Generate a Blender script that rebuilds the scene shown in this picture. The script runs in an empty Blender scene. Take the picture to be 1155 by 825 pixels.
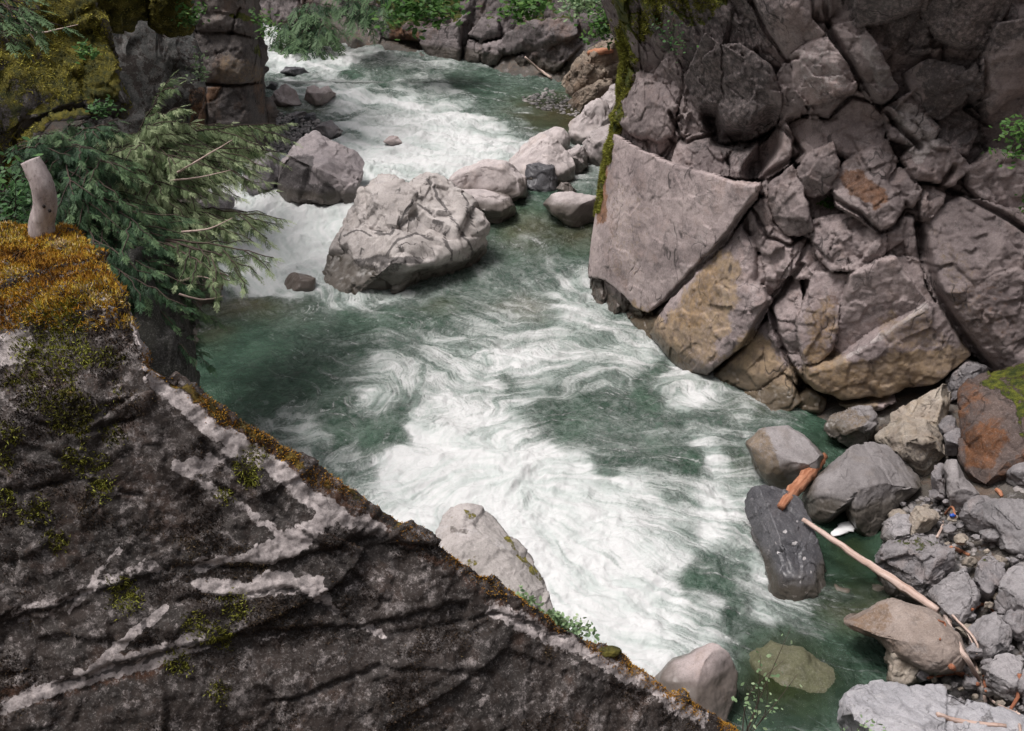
import bpy, bmesh, math, random
import numpy as np
from mathutils import Vector

R = math.radians
S = bpy.context.scene
COL = S.collection

# ------------------------------------------------------------------ camera, sky, sun, exposure
CH, PITCH, FPX = 10.0, R(28), 1109.0
cam = bpy.data.cameras.new('camera'); camo = bpy.data.objects.new('camera', cam); COL.objects.link(camo)
camo.location = (0, 0, CH); camo.rotation_euler = (R(90) - PITCH, 0, 0)
cam.sensor_width = 36; cam.lens = 36 * FPX / 1155; cam.clip_start = .05; cam.clip_end = 2000
S.camera = camo
SUN_EL, SUN_AZ = R(68), R(-105)          # azimuth measured clockwise from +Y
w = bpy.data.worlds.new('World'); S.world = w; w.use_nodes = True
nt = w.node_tree; nt.nodes.clear()
sky = nt.nodes.new('ShaderNodeTexSky'); sky.sky_type = 'NISHITA'; sky.sun_disc = False
sky.sun_elevation = SUN_EL; sky.sun_rotation = SUN_AZ; sky.air_density = 1.0; sky.dust_density = 5.0; sky.ozone_density = 1.0
hs = nt.nodes.new('ShaderNodeHueSaturation'); hs.inputs['Saturation'].default_value = .32
bg = nt.nodes.new('ShaderNodeBackground'); bg.inputs['Strength'].default_value = .085
ow = nt.nodes.new('ShaderNodeOutputWorld')
nt.links.new(sky.outputs[0], hs.inputs['Color']); nt.links.new(hs.outputs[0], bg.inputs[0]); nt.links.new(bg.outputs[0], ow.inputs[0])
sl = bpy.data.lights.new('sun', 'SUN'); so = bpy.data.objects.new('sun', sl); COL.objects.link(so)
sl.energy = 1.5; sl.angle = R(18); sl.color = (1, .945, .925)
sd = Vector((math.sin(SUN_AZ) * math.cos(SUN_EL), math.cos(SUN_AZ) * math.cos(SUN_EL), math.sin(SUN_EL)))
so.rotation_euler = sd.to_track_quat('Z', 'Y').to_euler()
S.view_settings.view_transform = 'Standard'; S.view_settings.look = 'None'
S.view_settings.gamma = 1; S.view_settings.use_curve_mapping = False
S.view_settings.exposure = 1.0
S.cycles.max_bounces = 6; S.cycles.diffuse_bounces = 3; S.cycles.glossy_bounces = 2; S.cycles.transparent_max_bounces = 6
S.cycles.use_denoising = True

# ------------------------------------------------------------------ projection helpers (photo pixels -> world points)
C0 = np.array([0, 0, CH]); AX = np.array([1., 0, 0])
AF = np.array([0, math.cos(PITCH), -math.sin(PITCH)]); AU = np.array([0, math.sin(PITCH), math.cos(PITCH)])
def ray(px, py): return AF + (px - 577.5) / FPX * AX + (412.5 - py) / FPX * AU
def at_y(px, py, Y): d = ray(px, py); return C0 + d * (Y / d[1])
def at_z(px, py, z): d = ray(px, py); return C0 + d * ((z - CH) / d[2])
def proj(P):
    q = np.asarray(P) - C0; dz = q @ AF
    dz = np.where(dz < .05, .05, dz)
    return 577.5 + FPX * (q @ AX) / dz, 412.5 - FPX * (q @ AU) / dz, dz
def sst(a, b, x): t = np.clip((x - a) / (b - a), 0, 1); return t * t * (3 - 2 * t)

# ------------------------------------------------------------------ numpy noise
_pr = np.random.RandomState(7); PERM = _pr.permutation(4096)
_g = _pr.normal(size=(4096, 3)); GRAD = _g / np.linalg.norm(_g, axis=1)[:, None]
def _h(i, j, k): return PERM[(PERM[(PERM[i & 4095] + j) & 4095] + k) & 4095]
def gnoise(P):
    P = np.asarray(P, float); I = np.floor(P).astype(np.int64); F = P - I; u = F * F * F * (F * (F * 6 - 15) + 10)
    out = 0
    for a in (0, 1):
        wx = u[:, 0] if a else 1 - u[:, 0]
        for b in (0, 1):
            wy = u[:, 1] if b else 1 - u[:, 1]
            for c in (0, 1):
                wz = u[:, 2] if c else 1 - u[:, 2]
                g = GRAD[_h(I[:, 0] + a, I[:, 1] + b, I[:, 2] + c)]
                out = out + wx * wy * wz * (g * (F - (a, b, c))).sum(1)
    return out * 1.5
def fbm(P, sc, octv=4, gain=.5, off=0.):
    P = np.asarray(P) * sc + off; r = 0; a = 1
    for o in range(octv):
        r = r + a * gnoise(P); P = P * 2.03 + 17.3; a *= gain
    return r
def facet(P, sc, seed=0, tilt=.9):
    """chipped rock: each jittered cell carries its own tilted plane"""
    Q = np.asarray(P) * sc + seed * 13.7; I = np.floor(Q).astype(np.int64)
    best = np.full(len(Q), 9e9); val = np.zeros(len(Q)); second = np.full(len(Q), 9e9)
    for a in (-1, 0, 1):
        for b in (-1, 0, 1):
            for c in (-1, 0, 1):
                J = I + (a, b, c); h = _h(J[:, 0], J[:, 1], J[:, 2])
                cen = J + .5 + GRAD[h] * .42; d = Q - cen; dd = (d * d).sum(1)
                v = GRAD[(h * 7 + 11) & 4095]; hv = (v * d).sum(1) * tilt + v[:, 0] * .55
                m = dd < best
                second = np.where(m, best, np.minimum(second, dd)); val = np.where(m, hv, val); best = np.where(m, dd, best)
    e = np.sqrt(second) - np.sqrt(best)
    return val, e

# ------------------------------------------------------------------ scene-graph helpers
def tag(o, label=None, cat=None, group=None, kind=None):
    for k, v in (('label', label), ('category', cat), ('group', group), ('kind', kind)):
        if v: o[k] = v
    return o
def mesh_obj(name, V, F, mat, parent=None, loc=(0, 0, 0), smooth=True, attrs=None, sharp=None):
    V = np.asarray(V, np.float32); loc = np.asarray(loc, float)
    me = bpy.data.meshes.new(name); Fs = F if isinstance(F, (list, tuple)) else [F]
    Fs = [np.asarray(f, np.int32) for f in Fs if len(f)]
    me.vertices.add(len(V)); me.vertices.foreach_set('co', (V - loc.astype(np.float32)).ravel())
    nl = sum(f.size for f in Fs); npoly = sum(len(f) for f in Fs)
    me.loops.add(nl); me.loops.foreach_set('vertex_index', np.concatenate([f.ravel() for f in Fs]))
    me.polygons.add(npoly); ls = []; o = 0
    for f in Fs:
        ls.append(np.arange(len(f)) * f.shape[1] + o); o += f.size
    me.polygons.foreach_set('loop_start', np.concatenate(ls).astype(np.int32))
    me.polygons.foreach_set('use_smooth', np.full(npoly, smooth))
    me.update(calc_edges=True); me.validate()
    for k, a in (attrs or {}).items():
        a = np.asarray(a, np.float32)
        if a.ndim == 1:
            at = me.attributes.new(k, 'FLOAT', 'POINT'); at.data.foreach_set('value', a)
        else:
            at = me.attributes.new(k, 'FLOAT_VECTOR', 'POINT'); at.data.foreach_set('vector', a.ravel())
    if mat: me.materials.append(mat)
    ob = bpy.data.objects.new(name, me); COL.objects.link(ob)
    if parent is not None:
        ob.parent = parent; ob.location = loc - np.array(parent.location)
    else: ob.location = loc
    return ob
def empty(name, loc=(0, 0, 0), **k):
    o = bpy.data.objects.new(name, None); COL.objects.link(o); o.location = loc; o.empty_display_size = .3; return tag(o, **k)
def vnorm(V, F):
    n = np.zeros_like(V); F = np.asarray(F); a = V[F[:, 1]] - V[F[:, 0]]; b = V[F[:, 2]] - V[F[:, 0]]; c = np.cross(a, b)
    if F.shape[1] == 4: c = np.cross(V[F[:, 2]] - V[F[:, 0]], V[F[:, 3]] - V[F[:, 1]])
    for k in range(F.shape[1]):
        for q in range(3): n[:, q] += np.bincount(F[:, k], c[:, q], len(V))
    return n / (np.linalg.norm(n, axis=1)[:, None] + 1e-9)
_ico = {}
def ico(s):
    if s not in _ico:
        bm = bmesh.new(); bmesh.ops.create_icosphere(bm, subdivisions=s, radius=1)
        _ico[s] = (np.array([v.co[:] for v in bm.verts]), np.array([[v.index for v in f.verts] for f in bm.faces])); bm.free()
    return _ico[s]
def poly_sd(px, py, poly):
    """signed distance to polygon, positive inside"""
    P = np.asarray(poly, float); d = np.full(len(px), 1e9); ins = np.zeros(len(px), bool)
    for i in range(len(P)):
        x0, y0 = P[i]; x1, y1 = P[(i + 1) % len(P)]; ex, ey = x1 - x0, y1 - y0
        t = np.clip(((px - x0) * ex + (py - y0) * ey) / (ex * ex + ey * ey + 1e-9), 0, 1)
        d = np.minimum(d, np.hypot(px - x0 - t * ex, py - y0 - t * ey))
        if abs(ey) > 1e-9: ins ^= ((y0 > py) != (y1 > py)) & (px < ex * (py - y0) / ey + x0)
    return np.where(ins, d, -d)
def line_d(px, py, pts):
    P = np.asarray(pts, float); d = np.full(len(px), 1e9)
    for i in range(len(P) - 1):
        x0, y0 = P[i]; ex, ey = P[i + 1] - P[i]
        t = np.clip(((px - x0) * ex + (py - y0) * ey) / (ex * ex + ey * ey + 1e-9), 0, 1)
        d = np.minimum(d, np.hypot(px - x0 - t * ex, py - y0 - t * ey))
    return d
def tube(pts, rad, seg=8, wob=0., seed=0, cap=True):
    pts = np.asarray(pts, float); n = len(pts); rad = np.broadcast_to(np.asarray(rad, float), (n,)); rs = np.random.RandomState(seed)
    T = np.gradient(pts, axis=0); T /= np.linalg.norm(T, axis=1)[:, None] + 1e-9
    up = np.array([0, 0, 1.]) if abs(T[0, 2]) < .9 else np.array([1., 0, 0])
    A = np.cross(T, up); A /= np.linalg.norm(A, axis=1)[:, None] + 1e-9; B = np.cross(T, A)
    th = np.arange(seg) * 2 * math.pi / seg
    rr = rad[:, None] * (1 + wob * rs.normal(size=(n, seg)))
    V = (pts[:, None] + rr[..., None] * (np.cos(th)[None, :, None] * A[:, None] + np.sin(th)[None, :, None] * B[:, None])).reshape(-1, 3)
    i = np.arange(n - 1)[:, None] * seg; j = np.arange(seg)[None]; k = (j + 1) % seg
    Fq = np.stack([i + j, i + k, i + seg + k, i + seg + j], -1).reshape(-1, 4)
    tri = np.zeros((0, 3), int)
    if cap:
        V = np.vstack([V, pts[0], pts[-1]]); c0, c1 = n * seg, n * seg + 1; j = np.arange(seg); k = (j + 1) % seg; L = (n - 1) * seg
        tri = np.vstack([np.stack([k, j, np.full(seg, c0)], 1), np.stack([L + j, L + k, np.full(seg, c1)], 1)])
    return V, Fq, tri
def smooth_path(pts, n=24):
    P = np.asarray(pts, float); P = np.vstack([2 * P[0] - P[1], P, 2 * P[-1] - P[-2]]); out = []
    m = len(P) - 3
    for t in np.linspace(0, m - 1e-6, n):
        i = int(t); u = t - i; a, b, c, d = P[i:i + 4]
        out.append(.5 * (2 * b + (c - a) * u + (2 * a - 5 * b + 4 * c - d) * u * u + (3 * b - a - 3 * c + d) * u ** 3))
    return np.array(out)
class Bag:
    """collects pieces that belong to ONE mesh"""
    def __init__(s): s.V = []; s.Q = []; s.T = []; s.n = 0; s.A = []
    def add(s, V, Q=None, T=None, a=0.):
        s.V.append(V)
        if Q is not None and len(Q): s.Q.append(np.asarray(Q) + s.n)
        if T is not None and len(T): s.T.append(np.asarray(T) + s.n)
        s.A.append(np.full(len(V), a) if np.isscalar(a) else a); s.n += len(V)
    def build(s, name, mat, parent=None, loc=(0, 0, 0), smooth=True):
        F = [np.vstack(x) for x in (s.Q, s.T) if x]
        return mesh_obj(name, np.vstack(s.V), F, mat, parent, loc, smooth, {'tint': np.concatenate(s.A)})

# ------------------------------------------------------------------ materials
class NT:
    def __init__(s, name):
        s.m = bpy.data.materials.new(name); s.m.use_nodes = True; s.t = s.m.node_tree; s.t.nodes.clear()
        s.out = s.n('OutputMaterial'); s.geo = s.n('NewGeometry'); s.co = s.n('TexCoord').outputs['Object']
    def n(s, k, **kw):
        x = s.t.nodes.new('ShaderNode' + k)
        for a, b in kw.items(): setattr(x, a, b)
        return x
    def put(s, sock, v):
        if hasattr(v, 'is_linked') or hasattr(v, 'links'): s.t.links.new(v, sock)
        elif v is not None:
            if hasattr(sock.default_value, '__len__') and not hasattr(v, '__len__'): v = (v, v, v)
            if hasattr(v, '__len__') and len(v) == 3 and len(sock.default_value) == 4: v = (*v, 1)
            sock.default_value = v
    def math(s, op, a, b=None, clamp=False):
        x = s.n('Math', operation=op, use_clamp=clamp); s.put(x.inputs[0], a); s.put(x.inputs[1], b); return x.outputs[0]
    def mul(s, a, b): return s.math('MULTIPLY', a, b)
    def add(s, a, b): return s.math('ADD', a, b)
    def noise(s, sc, det=4, rough=.55, co=None, dist=0.):
        x = s.n('TexNoise'); s.put(x.inputs['Vector'], co or s.co); x.inputs['Scale'].default_value = sc
        x.inputs['Detail'].default_value = det; x.inputs['Roughness'].default_value = rough; x.inputs['Distortion'].default_value = dist
        return x.outputs[0]
    def vor(s, sc, co=None, feat='DISTANCE_TO_EDGE'):
        x = s.n('TexVoronoi', feature=feat); s.put(x.inputs['Vector'], co or s.co); x.inputs['Scale'].default_value = sc
        return x.outputs['Distance']
    def map(s, co, scale=(1, 1, 1), rot=(0, 0, 0), loc=(0, 0, 0)):
        x = s.n('Mapping'); s.put(x.inputs['Vector'], co); x.inputs['Scale'].default_value = scale; x.inputs['Rotation'].default_value = rot; x.inputs['Location'].default_value = loc
        return x.outputs[0]
    def warp(s, amt, sc, co=None):
        x = s.n('TexNoise'); s.put(x.inputs['Vector'], co or s.co); x.inputs['Scale'].default_value = sc; x.inputs['Detail'].default_value = 3
        v = s.n('VectorMath', operation='MULTIPLY_ADD'); s.t.links.new(x.outputs['Color'], v.inputs[0]); v.inputs[1].default_value = (amt,) * 3; s.put(v.inputs[2], co or s.co)
        return v.outputs[0]
    def step(s, x, a, b):
        r = s.n('MapRange', interpolation_type='SMOOTHSTEP'); s.put(r.inputs[0], x); s.put(r.inputs[1], a); s.put(r.inputs[2], b)
        r.inputs[3].default_value = 0; r.inputs[4].default_value = 1; return r.outputs[0]
    def mix(s, f, a, b):
        x = s.n('Mix', data_type='RGBA'); s.put(x.inputs[0], f); s.put(x.inputs[6], a); s.put(x.inputs[7], b); return x.outputs[2]
    def attr(s, name): return s.n('Attribute', attribute_name=name).outputs['Fac']
    def avec(s, name): return s.n('Attribute', attribute_name=name).outputs['Vector']
    def bump(s, h, st, dist, nrm=None):
        x = s.n('Bump'); s.put(x.inputs['Height'], h); x.inputs['Strength'].default_value = st; x.inputs['Distance'].default_value = dist
        if nrm: s.put(x.inputs['Normal'], nrm)
        return x.outputs[0]
    def sep(s, v, i):
        x = s.n('SeparateXYZ'); s.put(x.inputs[0], v); return x.outputs[i]
    def bsdf(s, col, rough, nrm=None, spec=.4, **kw):
        b = s.n('BsdfPrincipled'); s.put(b.inputs['Base Color'], col); s.put(b.inputs['Roughness'], rough); b.inputs['Specular IOR Level'].default_value = spec
        if nrm: s.put(b.inputs['Normal'], nrm)
        for k, v in kw.items(): s.put(b.inputs[k], v)
        return b.outputs[0]
    def done(s, sh): s.t.links.new(sh, s.out.inputs[0]); return s.m

MOSS_A, MOSS_B = (.035, .05, .008), (.12, .12, .018)
def rock_mat(name, ca, cb, scale=1., crack=.6, moss=0., moss_a=MOSS_A, moss_b=MOSS_B, pale=.25, pale_c=(.42, .40, .40), dark=.3, dark_c=(.05, .045, .045),
             rust=0., rust_c=(.20, .085, .03), wet=None, bump=1., strata=0., strot=(.5, .3, 0), rough=.82, speck=.5, crust=0.):
    t = NT(name); co = t.co; cw = t.warp(.22 / scale, 1.3 * scale)
    n1 = t.noise(.8 * scale, 8, .62); n2 = t.noise(4.6 * scale, 9, .72); n3 = t.noise(30 * scale, 6, .75); n4 = t.noise(1.9 * scale, 8, .66, cw); n5 = t.noise(11 * scale, 7, .72, t.map(co, loc=(4, 8, 2)))
    def organic(a, w=.10): return t.step(t.add(a, t.mul(t.math('SUBTRACT', n5, .5), 1.5)), .5 - w, .5 + w)
    col = t.mix(t.step(n1, .34, .66), ca, cb)
    col = t.mix(t.mul(t.step(n2, .5, .68), .5), col, tuple(.62 * q for q in ca))
    if pale: col = t.mix(t.mul(t.step(t.add(t.mul(n4, .7), t.mul(n5, .3)), .55, .62), pale * 1.3), col, pale_c)
    col = t.mix(t.mul(t.step(t.add(t.mul(t.noise(2.4 * scale, 9, .7, t.map(cw, loc=(7, 3, 1))), .65), t.mul(n5, .35)), .52, .58), dark), col, dark_c)
    if rust:
        rm = t.step(t.noise(1.4 * scale, 8, .7, t.map(cw, loc=(3, 9, 4))), .5, .64)
        col = t.mix(t.mul(rm, rust), col, rust_c)
    col = t.mix(t.mul(organic(t.mul(t.attr('rust'), .95), .25), .8), col, t.mix(t.step(n2, .35, .65), rust_c, tuple(.5 * q for q in rust_c)))
    if crust:
        gm = t.step(t.add(t.mul(t.noise(20 * scale / 2.4, 8, .78), .75), t.mul(n1, .25)),   .52, .55); col = t.mix(t.mul(gm, crust), col, t.mix(t.step(n3, .38, .62), (.045, .038, .036), (.34, .30, .29)))
        bm_ = t.step(t.add(t.mul(t.noise(7 * scale / 2.4, 9, .75, t.map(co, loc=(2, 2, 9))), .8), t.mul(n1, .2)), .50, .53); col = t.mix(t.mul(bm_, .92), col, t.mix(n3, (.008, .006, .006), (.04, .028, .022)))
    col = t.mix(t.mul(organic(t.attr('pale')), .85), col, t.mix(t.step(t.add(t.mul(n3, .45), t.mul(n2, .55)), .40, .60), tuple(.45 * q for q in pale_c), tuple(min(.6, 1.25 * q) for q in pale_c)))
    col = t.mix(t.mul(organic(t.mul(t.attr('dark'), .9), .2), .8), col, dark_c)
    col = t.mix(t.mul(t.step(n3, .52, .66), speck), col, t.mix(.45, (.015, .013, .013), col))
    col = t.mix(t.mul(t.step(n3, .48, .36), speck * .7), col, t.mix(.72, (.75, .7, .68), col))
    col = t.mix(t.mul(organic(t.mul(t.attr('tan'), .9), .3), .75), col, t.mix(t.step(n2, .35, .65), (.30, .215, .12), (.14, .10, .06)))
    tn = t.n('Mix', data_type='RGBA', blend_type='MULTIPLY'); tn.inputs[0].default_value = 1; t.put(tn.inputs[6], col)
    cv = t.n('CombineXYZ'); tv = t.math('ADD', t.mul(t.attr('tone'), .5), 1.); [t.put(cv.inputs[q], tv) for q in range(3)]; t.put(tn.inputs[7], cv.outputs[0]); col = tn.outputs[2]
    # joints and cracks: broken, uneven lines
    def line(n, wd): return t.step(t.math('ABSOLUTE', t.math('SUBTRACT', n, .5)), wd, wd * .25)
    g1 = t.step(t.noise(1.3 * scale, 4, .6, t.map(co, loc=(5, 5, 5))), .47, .6)
    c1 = t.mul(line(t.noise(.9 * scale, 3, .55, t.map(cw, (1, 1, .5), (.4, .5, .2))), .010), g1)
    c2 = t.mul(line(t.noise(2.0 * scale, 2, .5, t.map(cw, (1, .22, 1.2), (.2, .7, .9))), .012), t.step(n4, .52, .64))
    ck = t.math('MAXIMUM', c1, t.mul(c2, .6)); col = t.mix(t.mul(ck, crack * .85), col, (.018, .016, .016))
    h = t.add(t.mul(n2, .6), t.mul(n5, .30)); h = t.add(h, t.mul(n3, .10)); h = t.add(h, t.mul(n4, .35)); h = t.add(h, t.mul(ck, -.5 * crack))
    if strata:
        sv = t.noise(1.8 * scale, 7, .68, t.map(co, (.4, .4, 6), strot)); h = t.add(h, t.mul(sv, strata))
        col = t.mix(t.mul(t.step(sv, .53, .64), .5 * min(1, strata)), col, tuple(.5 * q for q in ca))
    rg = rough
    nz = t.sep(t.geo.outputs['Normal'], 2); px = t.geo.outputs['Position']
    if wet is not None:
        wm = t.step(t.add(t.sep(px, 2), t.mul(n4, -.35)), wet + .12, wet - .12)
        col = t.mix(t.mul(wm, .75), col, t.mix(.35, (.03, .028, .022), (.09, .07, .045)))
        rg = t.math('SUBTRACT', rough, t.mul(wm, .5))
    mm = t.attr('moss')
    mn = t.add(t.mul(t.noise(3.0 * scale, 9, .7, t.map(co, loc=(1, 2, 8))), .7), t.mul(n5, .3))
    mk = t.step(t.add(t.add(mn, t.mul(nz, .30)), t.add(mm, (moss - .72))), .5, .57)
    mc = t.mix(t.step(t.noise(5, 7, .75), .38, .64), moss_a, moss_b)
    mc = t.mix(t.mul(t.step(t.noise(55, 4, .7), .45, .65), .6), mc, tuple(.35 * q for q in moss_a))
    col = t.mix(mk, col, mc)
    h = t.add(h, t.mul(mk, t.add(.3, t.mul(t.noise(45, 5, .75), .6))))
    nb = t.bump(h, min(1, .8 * bump), .075 / scale * bump)
    return t.done(t.bsdf(col, rg, nb, .35))
# ------------------------------------------------------------------ river level, ground
def wl(Y): return .95 * sst(22.3, 28.5, Y) + .95 * sst(31, 47, Y)
def wpt(px, py):
    z = 0.
    for _ in range(30): p = at_z(px, py, z); z = .5 * z + .5 * float(wl(p[1]))
    return at_z(px, py, z)
YL = np.array([-50, 3, 8, 12, 17, 22, 27, 34, 42, 50, 62, 90, 200.]); XLB = np.array([-2.4, -2.4, -3.6, -5.2, -6.4, -7.6, -8.6, -9.8, -13.5, -19, -30, -60, -200.])
YR = np.array([-50, 4, 7, 9, 11, 13, 15, 17, 20, 24, 30, 35, 38, 41, 44, 48, 53, 60, 90, 200.]); XRB = np.array([5.0, 5., 5.2, 5.2, 5.0, 5.1, 5.3, 5.4, 3.4, 3.2, 3.9, 5.4, 5.2, 2.6, -1., -7, -13., -22, -50, -190.])
def ground_z(X, Y):
    l, r = np.interp(Y, YL, XLB), np.interp(Y, YR, XRB); w0 = wl(Y)
    dr, dl = X - r, l - X
    gr = w0 - .38 + np.where(Y < 17.5, .40 * dr, 1.2 * dr); gr = np.where(dr > 0, gr, w0 + dr * .8)
    gl = np.where(dl > 0, w0 + .9 * dl, w0 + dl * .9)
    z = np.maximum(np.maximum(gr, gl), w0 - 1.3)
    far = np.maximum(dr - 7, dl - 5); hill = w0 + 9 + .95 * np.maximum(far, 0)  # side slopes rise steeply out of view to cut low sky light
    z = np.where((dr > 4.2) & (Y < 18), np.minimum(z + np.maximum(dr - 4.2, 0) * 1.6, hill), z)
    z = np.minimum(z, np.minimum(hill, 60))
    back = np.maximum(-2 - Y, 0)  # unseen slope added behind the camera to block low sky light
    return np.where(back > 0, np.maximum(z, np.minimum(2.0 * back, 9 + .9 * back)) * sst(0, 2, back) + z * (1 - sst(0, 2, back)), z)
def gpt(px, py, lift=0.):
    d = ray(px, py); t = np.arange(4, 70, .02); P = C0 + d * t[:, None]
    g = np.maximum(ground_z(P[:, 0], P[:, 1]), wl(P[:, 1])) + lift
    i = np.argmax(P[:, 2] <= g); return P[i]

def spaced(a, b, near, far, c):
    out = [c]; x = c
    while x < b: x += near + (far - near) * min(1, abs(x - c) / 90); out.append(x)
    x = c
    while x > a: x -= near + (far - near) * min(1, abs(x - c) / 90); out.insert(0, x)
    return np.array(out)
gx = spaced(-400, 400, .3, 25, 1); gy = spaced(-300, 500, .3, 25, 20)
XX, YY = np.meshgrid(gx, gy); P = np.stack([XX.ravel(), YY.ravel()], 1)
Z = ground_z(P[:, 0], P[:, 1]); Z = Z + .18 * fbm(np.c_[P, Z * 0], .5, 4) + .8 * fbm(np.c_[P, Z * 0], .06, 3) * (np.hypot(P[:, 0], P[:, 1] - 20) > 30)
def gridq(ny, nx):
    i = np.arange(ny - 1)[:, None] * nx; j = np.arange(nx - 1)[None]
    return np.stack([i + j, i + j + 1, i + nx + j + 1, i + nx + j], -1).reshape(-1, 4)
gm = rock_mat('bank_ground', (.05, .044, .036), (.105, .092, .08), 2., moss=.36, dark=.5, rust=.2)
ground = mesh_obj('ground', np.c_[P, Z], gridq(len(gy), len(gx)), gm); tag(ground, 'rocky bed and banks of the gorge under the boulders', 'ground', kind='structure')

# ------------------------------------------------------------------ the river
ny, nx = 1000, 860
yy = 6.5 * (62 / 6.5) ** (np.arange(ny) / (ny - 1)); 
UU = np.linspace(0, 1, nx); XW = []
for y in yy:
    a = max(-26, np.interp(y, YL, XLB) - 2.5); b = min(np.interp(y, YR, XRB) + 2.2, 9)
    if y < 12: a = min(a, -4.5)
    if y > 40: b = max(b, 6); a = -26
    XW.append(a + (b - a) * UU)
XW = np.array(XW); YW = np.repeat(yy[:, None], nx, 1); P = np.stack([XW.ravel(), YW.ravel()], 1); z0 = wl(P[:, 1])
ppx, ppy, pdz = proj(np.c_[P, z0])
FO = """330,65,1 310,92,.35 360,76,.6 400,86,.12 432,92,.15 300,105,.3 345,122,.4 380,97,.5 400,110,.85 450,112,.85 500,116,.6 540,105,.12 560,120,.2 420,132,.5 460,142,.6 500,140,.85
540,140,.75 420,160,.85 480,165,.92 440,180,.97 540,165,.92 570,160,.7 580,130,.2 600,120,.03 620,140,.03 590,147,.3 400,150,.5 340,127,.15 320,122,.2 390,132,.3 640,130,0 470,100,.3 520,95,.1
260,250,.97 300,240,1 350,250,1 300,290,1 250,300,.92 350,300,1 230,330,.6 300,320,.95 340,328,.8 380,240,1 580,260,.12 600,235,.08 620,265,.2 640,260,.12 650,282,.15 580,290,.22 620,300,.32 600,275,.25 650,310,.4
240,350,.16 300,345,.08 350,345,.22 390,338,.5 430,335,.36 480,325,.3 530,310,.2 260,380,.03 300,400,.06 350,370,.14 400,365,.14 450,355,.15 500,345,.2 550,330,.3 600,330,.36 650,330,.6 660,350,.65
250,430,.03 300,450,.08 350,430,.1 400,400,.22 450,390,.36 432,405,.55 420,450,.62 385,455,.22 320,482,.4 350,500,.5 380,490,.18 420,492,.12 440,480,.2 400,520,.5 480,440,.5 500,400,.52 550,380,.48 600,375,.48 650,390,.58
560,415,.72 590,412,.78 580,425,.3 500,460,.7 550,450,.6 600,450,.58 480,490,.85 550,480,.8 620,462,.26 640,482,.18 660,470,.22 700,430,.48 720,400,.7 742,420,.2 760,430,.6 780,450,.78 730,450,.12 700,470,.3 750,480,.36 800,470,.36
820,460,.36 840,480,.36 700,500,.3 740,510,.24 780,520,.14 800,500,.62 805,520,.78 830,510,.3 860,520,.36 450,530,.97 500,510,.97 550,520,1 600,530,1 650,545,.97 700,565,.87 600,580,1 550,560,1 640,600,.97 700,620,.87 740,580,.7
770,560,.45 780,600,.6 760,630,.78 720,680,.97 680,660,1 740,720,.92 760,690,.87 800,570,.87 805,600,.92 800,642,.25 790,655,.12 820,660,.15 830,620,.5 840,650,.36 800,690,.6 780,740,.8 830,690,.2 850,720,.12 880,720,.12 900,740,.06
840,700,.3 870,690,.35 930,700,.16 950,720,.06 880,780,.06 850,770,.06 940,620,0 900,650,.06 420,95,.5 455,100,.6 500,105,.5 330,100,.6 370,105,.75 345,75,.9 380,72,.7 410,145,.85 600,175,.8 560,190,.95 520,185,.95 390,170,.9 420,78,.3 450,88,.3 960,590,0 900,500,.06 930,490,.03 860,475,.3 440,620,1 560,700,1 500,780,1 640,820,.9 330,70,.9 370,80,.7 350,88,.5 345,105,.5 390,120,.6 440,100,.4 480,108,.5 360,336,.6 395,338,.75 440,336,.65 490,328,.5 545,305,.4 700,372,.5 735,395,.6 770,418,.65 800,430,.6 835,462,.5 838,560,.6 842,600,.65 855,645,.7 868,690,.75 900,692,.5 835,500,.5 850,535,.5 750,745,.9 735,760,.95"""
FO = np.array([[float(v) for v in q.split(',')] for q in FO.split()])
wpx = ppx + 14 * fbm(np.c_[P, z0 * 0], .9, 3); wpy = ppy + 8 * fbm(np.c_[P, z0 * 0], .9, 3, off=40)
num = np.zeros(len(P)); den = np.full(len(P), 1e-6)
for (a, b, v) in FO:
    k = 13 + 20 * max(0, min(1, (b - 60) / 300)); sy = k * (.42 + .5 * max(0, min(1, (b - 200) / 300)))
    e = 1 / (.06 + ((wpx - a) / k) ** 2 + ((wpy - b) / sy) ** 2) ** 2.2
    num += e * v; den += e
foam = np.clip(num / den, 0, 1)
# foam collars where the water strikes rock are added through the same control points
fd = np.array([.42, -.91]); fd /= np.linalg.norm(fd)     # mean run of the river
FL = np.c_[P @ fd, P @ np.array([-fd[1], fd[0]]), z0 * 0]
FL[:, 0] += .35 * fbm(np.c_[P, z0], .35, 3); FL[:, 1] += .45 * fbm(np.c_[P, z0], .35, 3, off=31)
# streaks: fine random flecks dragged along the turbulent current (line integral convolution over the water plane)
G0 = np.array([-30., 4.]); gh = .20; gxn, gyn = 220, 300
gX, gY = np.meshgrid(G0[0] + gh * np.arange(gxn), G0[1] + gh * np.arange(gyn)); gp = np.c_[gX.ravel(), gY.ravel(), np.zeros(gX.size)]
psi = .6 * (1.25 * gnoise(gp * .30 + 3) + .55 * gnoise(gp * .75 + 9) + .22 * gnoise(gp * 1.7 + 21)).reshape(gyn, gxn)
vy_, vx_ = np.gradient(psi, gh); VX, VY = vy_ * 1.0, -vx_ * 1.0
cw = wpt(590, 545)[:2]; rx, ry = gX - cw[0], gY - cw[1]; rr_ = np.hypot(rx, ry) + .3; kr = 1.3 * np.exp(-(rr_ / 3.6) ** 2)
up_ = sst(29, 33, gY); ch_ = sst(21, 23.5, gY) * sst(31, 28, gY) * sst(-3.2, -4.5, gX)
VX = VX + .95 * up_ + .35 * ch_ + (.45 * (1 - up_) * (1 - ch_)) + rx / rr_ * kr * 1.2; VY = .9 * VY - .38 * up_ - .8 * ch_ - .30 * (1 - up_) * (1 - ch_) + ry / rr_ * kr * .8
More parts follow.
